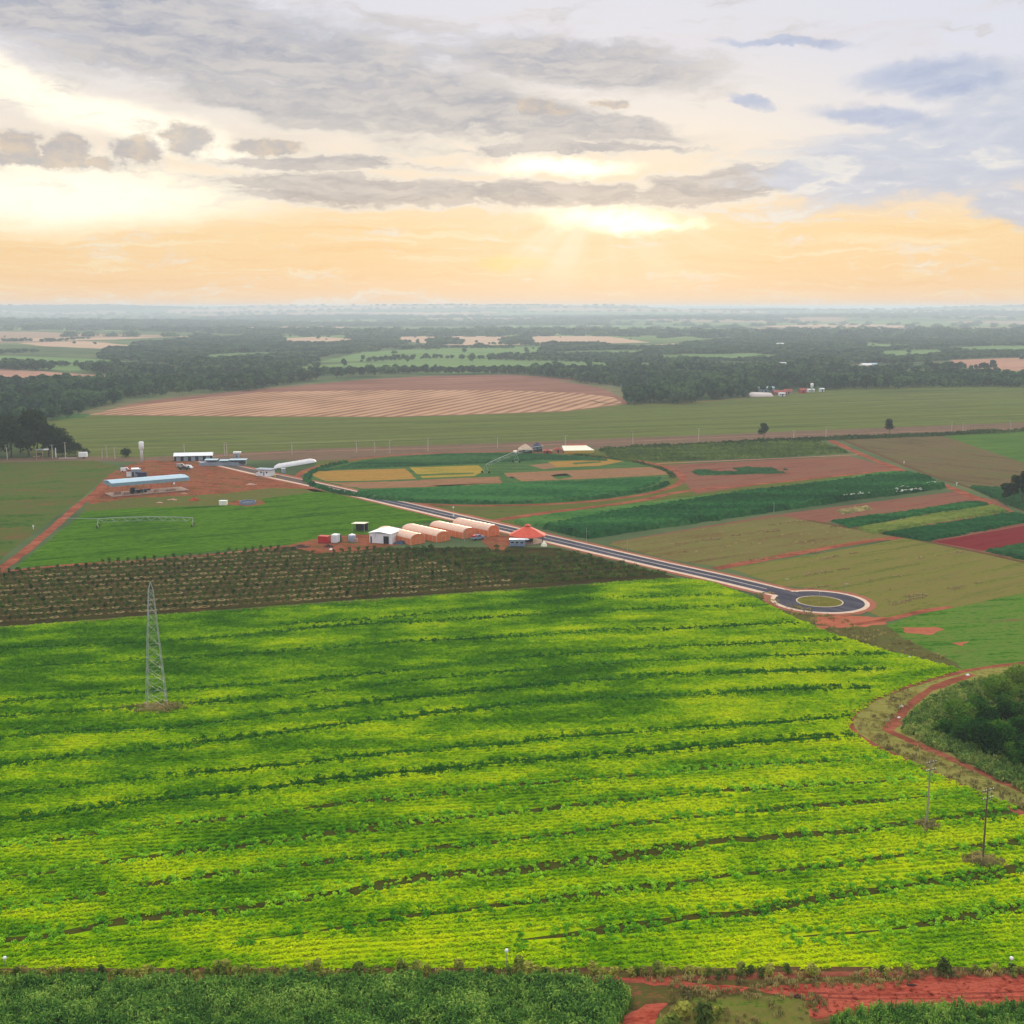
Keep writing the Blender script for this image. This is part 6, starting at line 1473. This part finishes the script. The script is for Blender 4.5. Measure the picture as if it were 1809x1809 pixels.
mound(870, 805, 2.0, 1.0, .7, P_tile, 'soil_heap', 'low reddish heap left of the pivot centre huts', 'heap', 31)
# ---- far farmstead
def far_at(px, py, rz, name, label, cat): return at(px, py, rz, name, label, cat, None, .05)
e = far_at(1323, 701, .2, 'silage_tunnel', 'long white rounded tunnel of the far farm', 'tunnel'); prof = [(4.6 * math.cos(math.pi * k / 8), 4.4 * math.sin(math.pi * k / 8)) for k in range(9)]
V = []; Fc = []
for i in range(13):
    f = min(1, (min(i, 12 - i) + .4) / 1.6) ** .6; V += [(1.9 * i, y * f, z * f * (1 - .25 * (i / 12))) for y, z in prof]
for i in range(12): Fc += [(i * 9 + k, i * 9 + k + 1, (i + 1) * 9 + k + 1, (i + 1) * 9 + k) for k in range(8)]
mesh_obj('film_cover', V, Fc, film('cream_film', S(236, 222, 212), .1), e, True); MB().box(-.2, 22.9, -4.8, -4.5, 0, .4).build('base_kerb', P_conc, e)
def gable(px, py, rz, L, w, h, hr_, wall, roof, name, label, cat='house'):
    e = far_at(px, py, rz, name, label, cat); MB().box(0, L, 0, w, 0, h).build('wall', wall, e)
    b = MB(); b.add([(-.4, -.5, h), (L + .4, -.5, h), (L + .4, w / 2, h + hr_), (-.4, w / 2, h + hr_), (L + .4, w + .5, h), (-.4, w + .5, h)], [(0, 1, 2, 3), (3, 2, 4, 5)]); b.build('roof', roof, e)
    for y in (0, w): pass
    MB().box(L * .4, L * .4 + 1.1, -.08, -.02, 0, 2.1).build('door', P_dark, e)
    windows(e, e, [(L * .2, 1.1), (L * .75, 1.1)], 0, 1.2, .9); return e
gable(1341, 693, .22, 16, 9, 4.2, .8, P_gsheet, P_bsheet, 'machine_shed', 'grey shed with a pale mono roof behind the white tunnel', 'shed')
gable(1368, 698, .1, 12, 9, 2.6, 1.6, P_tile, P_tile, 'farm_house', 'red tiled farm house in the far farmstead'); gable(1377, 700, .1, 5.5, 4, 2.6, .6, P_white, P_roofw, 'white_house', 'small white house in front of the red tiled one')
gable(1387, 696, .1, 7, 7, 2.8, 1.6, P_pink, P_tile, 'farm_house', 'pinkish farm house at the wood edge of the far farmstead'); gable(1414, 694.5, .1, 6, 6, 2.8, 1.8, P_red, P_tile, 'red_house', 'dark red house under the trees of the far farmstead')
gable(1428, 693, .1, 6, 5, 2.4, .7, P_white, P_roofw, 'white_house', 'white house at the foot of the far water tower'); gable(1449, 692, .1, 4, 4, 2.6, .7, P_white, P_roofw, 'white_house', 'white hut at the right end of the far farmstead')
e = far_at(1434, 693, 0, 'water_tower', 'white water tower of the far farmstead below the woods', 'water tower'); MB().lathe([(.7, 0), (.7, 4.6), (1.5, 5.2), (1.5, 8.2), (1.0, 8.6), (.1, 8.8)], 16).build('tank', P_roofw, e, True); MB().bar((0, 0, 8.8), (0, 0, 9.6), .05).build('mast', P_steel, e)
gable(1524, 650, .3, 14, 8, 4, 2, P_white, P_roofw, 'white_hall', 'white hall on pale ground beyond the far wood'); gable(1540, 648, .3, 9, 7, 3.5, 1.5, P_gsheet, P_bsheet, 'grey_hall', 'grey hall beside the white hall beyond the far wood')
gable(1374, 612, .3, 15, 9, 5, 2, P_white, P_roofw, 'white_hall', 'white roofed hall alone in the far right woods'); gable(1658, 664, .2, 12, 8, 3.5, 1.6, P_white, P_roofw, 'white_house', 'white house in the scrub near the rose stubble'); gable(1372, 651, .2, 14, 9, 6, 2, P_cream, P_roofw, 'cream_house', 'cream house in the wood below the white roofed hall')
# ---- left roadside group by the trees
e = at(62, 812, .1, 'gate_canopy', 'slender roadside canopy with a white end before the dark trees', 'canopy'); MB().box(.4, 6.4, 0, 1.6, 5.0, 5.4).build('roof', P_gsheet, e); MB().box(4.6, 6.9, -.05, 1.65, 4.95, 5.55).build('white_end', P_roofw, e)
for x in (.6, 3.8): MB().bar((x, .8, 0), (x, .8, 5.0), .14).build('post', P_pink, e)
MB().box(-1.2, 2.2, .6, .9, 1.5, 1.8).build('rail', P_pink, e); MB().box(1.2, 3.4, .5, 1.3, 2.4, 3.4).build('sign_board', P_dark, e)
e = at(139, 810, .1, 'box_trailer', 'white box trailer parked at the foot of the dark trees', 'trailer'); MB().box(0, 4.2, 0, 2.3, .7, 3.2).build('body', P_roofw, e)
for s in (.3, 2.0): MB().bar((2.6, s - .15, .45), (2.6, s + .15, .45), .45, 12).build('wheel', P_rubber, e)
MB().bar((0, 1.1, .8), (-1.3, 1.1, .6), .07).build('drawbar', P_steel, e); MB().box(4.21, 4.26, .15, 2.15, .9, 3.0).build('rear_door', P_white, e)
e = at(121, 811, .1, 'low_wall', 'low pale roadside wall left of the white box trailer', 'wall'); MB().box(-5, 4, 0, .4, 0, .5).build('masonry', P_conc, e); MB().box(-5.1, 4.1, -.05, .45, .5, .58).build('coping', P_roofw, e)
e = at(99, 809, 0, 'white_post', 'thick white post standing before the dark trees', 'post'); MB().bar((0, 0, 0), (0, 0, 5.4), .28, 8).build('shaft', P_roofw, e); MB().box(-.4, .4, -.4, .4, 0, .5).build('base', P_conc, e)

# ---- roadside posts and power poles
def power_pole(px, py, h, label, arms=1, r=.17, mat=None, group='poles along the farm road', rz=.2):
    e = at(px, py, rz, 'power_pole', label, 'power pole', group, .04); mat = mat or P_pole
    MB().bar((0, 0, -.1), (0, 0, h), r, 8, r * .62).build('pole', mat, e)
    for k in range(arms):
        z = h - .45 - k * 1.25
        c = MB().box(-1.1, 1.1, -.17 - .06, -.05 - .06, z, z + .12).build('crossarm', P_wood, e)
        for x in (-1.0, -.45, .45, 1.0): MB().lathe([(.05, .12), (.07, .2), (.03, .3)], 6, (x, -.17, z)).build('insulator', P_white, c)
        if arms > 1:
            for s in (-1, 1): MB().bar((s * .8, -.17, z), (0, -.13, z - .7), .025).build('brace', P_steel, e)
    return e
PL = [(13, 812, 6.5, 'grey pole before the dark trees, leftmost on the farm road'), (116, 809, 8.5, 'grey pole left of the white box trailer'), (93, 810, 7.5, 'thin dark pole behind the thick white post'), (181, 811, 5.5, 'short pole, first of three left of the round bush'), (189, 809, 7.0, 'tallest of three poles left of the round bush'), (203, 811, 6.5, 'pole nearest the round bush'),
      (326, 804, 6.0, 'thin pole behind the long white roof'), (397, 806, 7.5, 'left of the twin poles behind the grey workshop'), (401, 806, 7.5, 'right of the twin poles behind the grey workshop'), (516, 803, 6.8, 'pole behind the white film tunnel'), (630, 800, 6.8, 'first pole behind the irrigation circle from the left'), (662, 799, 6.8, 'second pole behind the irrigation circle from the left'), (689, 801, 7.2, 'third pole behind the irrigation circle from the left'), (756, 797, 7.5, 'fourth pole behind the irrigation circle from the left'),
      (879, 792, 6.2, 'pole just left of the pale pyramid roof'), (999, 788, 6.5, 'pole behind the cream sheet roof'), (1118, 784, 7.5, 'pole behind the left end of the olive plantation'), (1234, 780, 8.2, 'pole behind the middle of the olive plantation'), (1402, 775, 5.0, 'short pole between the two lone trees'), (1459, 772, 6.6, 'pole at the top of the red track'), (1681, 764, 7.2, 'left of the twin poles near the right edge'), (1701, 763, 6.2, 'right of the twin poles near the right edge'), (1785, 760, 6.6, 'last pole at the right edge of the farm road')]
P_polep = paint('pale_pole', S(196, 184, 166), .9, var=.1)
for x, y, h, lb in PL: power_pole(x, y, h, lb, r=.26, mat=P_polep)
power_pole(1637, 1457, 10.7, 'tall near pole with crossarms in the bright field, the left one', 2, .16, group='near power poles', rz=.5)
power_pole(1736, 1520, 11.3, 'tall near pole with crossarms in the bright field, the right one', 2, .16, P_wood, group='near power poles', rz=.5)
def thin_pole(px, py, h, label, head=None):
    e = at(px, py, 0, 'thin_pole', label, 'pole', 'thin poles along the paved road'); MB().bar((0, 0, 0), (0, 0, h), .07, 6, .05).build('shaft', P_steel, e); MB().lathe([(.16, 0), (.16, .12)], 8).build('base', P_conc, e)
    if head: MB().box(-.1, .9, -.1, .1, h, h + .12).build('lamp_head', head, e)
for x, y, h, lb in ((1036, 957, 5, 'thin pole at the near corner of the tall dark crop'), (821, 956, 4.2, 'thin pale pole in front of the third greenhouse'), (1108, 973, 3.5, 'thin pole on the road verge left of the fallow'), (1387, 1043, 3.2, 'thin pole where the road meets the turning circle'), (1447, 1066, 3.2, 'thin pole on the turning island'), (1492, 1052, 3.2, 'thin pole behind the turning circle'), (1367, 905, 4.0, 'thin pole inside the tall dark crop')):
    thin_pole(x, y, h, lb, P_steel if x in (1387, 1447, 1492) else None)
e = at(801, 913, 0, 'white_marker', 'short white marker on a mast behind the last greenhouse', 'marker'); MB().bar((0, 0, 0), (0, 0, 3.4), .06).build('mast', P_steel, e); MB().lathe([(.05, 3.3), (.3, 3.5), (.3, 3.8), (.05, 4.0)], 10).build('globe', P_roofw, e); MB().lathe([(.3, 0), (.32, .7), (.1, .8)], 10).build('base', P_roofw, e)
def marker(px, py, label, h=1.5, top='ball'):
    e = at(px, py, 0, 'marker_post', label, 'marker post', 'white topped marker posts'); MB().bar((0, 0, 0), (0, 0, h), .05, 6).build('post', P_steel, e)
    MB().lathe([(.03, h - .05), (.2, h + .08), (.24, h + .22), (.18, h + .38), (.03, h + .45)], 12).build('cap', P_roofw, e)
marker(10, 1716, 'white capped marker post at the bottom left of the bright field'); marker(895, 1712, 'white capped marker post at the bottom middle of the bright field', 2.2); marker(1785, 1718, 'white capped marker post at the bottom right of the bright field', 1.6)
for x, y, lb in ((205, 948, 'small white marker on the left pasture edge'), (1597, 820, 'small white marker on the brown field'), (1690, 858, 'small white marker beside the red track')):
    if x == 205: x, y = 59, 935
    e = at(x, y, 0, 'white_stake', lb, 'stake'); MB().bar((0, 0, 0), (0, 0, 1.3), .09, 6).build('shaft', P_roofw, e); MB().box(-.3, .3, -.08, .08, .9, 1.5).build('plate', P_roofw, e)
# rags and bags on the tracks to the right
for i, (x, y, s, lb) in enumerate(((1592, 1248, .8, 'flat white bag lying on the verge above the red fork'), (1588, 1268, .7, 'white sack on the red track fork'), (1570, 1273, .6, 'small white stone left of the sack on the fork'), (1710, 1193, .9, 'flat white slab between the two upper tracks'), (1637, 1200, .35, 'tiny white stone on the field edge'), (1607, 1161, .7, 'white rock on the weedy bank of the field corner'), (1592, 1158, .5, 'smaller pale rock on the weedy bank'))):
    mound(x, y, .6 * s, .4 * s, .4 * s, P_white, 'white_stone', lb, 'stone', 40 + i, 9)
for i, (x, y, s, lb) in enumerate(((1410, 1761, .5, 'dark clod heap at the left end of the red clearing'), (1440, 1768, .3, 'small dark clod on the red clearing'), (1610, 1741, .4, 'dark clod heap at the back of the red clearing'))):
    mound(x, y, 1.6 * s, .8 * s, .5 * s, P_soilp, 'clod_heap', lb, 'heap', 60 + i, 10)

# ---- lattice tower in the bright field
def lattice_tower(px, py, H, w0, w1):
    e = at(px, py, R(24), 'lattice_tower', 'tall grey steel lattice tower standing in the bright field', 'tower')
    def half(z): 
        t = z / H; return (w0 * (1 - t) ** 1.0 + w1 * t) / 2
    cs = [(-1, -1), (1, -1), (1, 1), (-1, 1)]
    n = 11; zs = [H * .93 * (1 - (1 - i / n) ** 1.25) for i in range(n + 1)]
    for sx, sy in cs:
        b = MB()
        for z0, z1 in zip(zs[:-1], zs[1:]): b.bar((sx * half(z0), sy * half(z0), z0), (sx * half(z1), sy * half(z1), z1), .058)
        b.build('leg', P_steel, e)
        f = MB().box(sx * half(0) - .3, sx * half(0) + .3, sy * half(0) - .3, sy * half(0) + .3, -.1, .35).build('footing', P_conc, e)
    for z0, z1 in zip(zs[:-1], zs[1:]):
        for k in range(4):
            a_, b_ = cs[k], cs[(k + 1) % 4]
            pa, pb = (a_[0] * half(z0), a_[1] * half(z0), z0), (b_[0] * half(z1), b_[1] * half(z1), z1); pc, pd = (b_[0] * half(z0), b_[1] * half(z0), z0), (a_[0] * half(z1), a_[1] * half(z1), z1)
            MB().bar(pa, pb, .028).build('brace', P_steel, e); MB().bar(pc, pd, .028).build('brace', P_steel, e); MB().bar(pd, pb, .03).build('strut', P_steel, e)
    z = zs[-1]
    pk = MB()
    for sx, sy in cs: pk.bar((sx * half(z), sy * half(z), z), (0, 0, H), .06)
    pk.build('peak', P_steel, e)
    for zz, l_ in ((H * .78, 1.2), (H * .86, 1.0)):
        arm = MB().bar((-half(zz), -half(zz), zz), (-half(zz) - .2, -half(zz) - l_, zz + .1), .06).bar((half(zz), -half(zz), zz), (-half(zz) - .2, -half(zz) - l_, zz + .1), .05).build('arm', P_steel, e)
        MB().lathe([(.06, -1.1), (.1, -.6), (.06, 0)], 8, (-half(zz) - .2, -half(zz) - l_, zz + .05)).build('insulator', P_gsheet, arm)
lattice_tower(277, 1248, 26.0, 4.0, .7)

# ------------------------------------------------------------------ the air
def build_haze():
    m = bpy.data.materials.new('evening_haze'); m.use_nodes = True
    t = m.node_tree; t.nodes.clear()
    o = t.nodes.new('ShaderNodeOutputMaterial'); pv = t.nodes.new('ShaderNodeVolumePrincipled')
    pv.inputs['Color'].default_value = (.56, .68, .84, 1); pv.inputs['Density'].default_value = HAZE
    pv.inputs['Anisotropy'].default_value = .25
    t.links.new(pv.outputs[0], o.inputs['Volume'])
    b = MB(); b.box(-44000, 44000, -44000, 44000, -6, 101)
    h = b.build('haze', m); tag(h, None, None, None, 'stuff')
HAZE = 1.4e-4
build_haze()
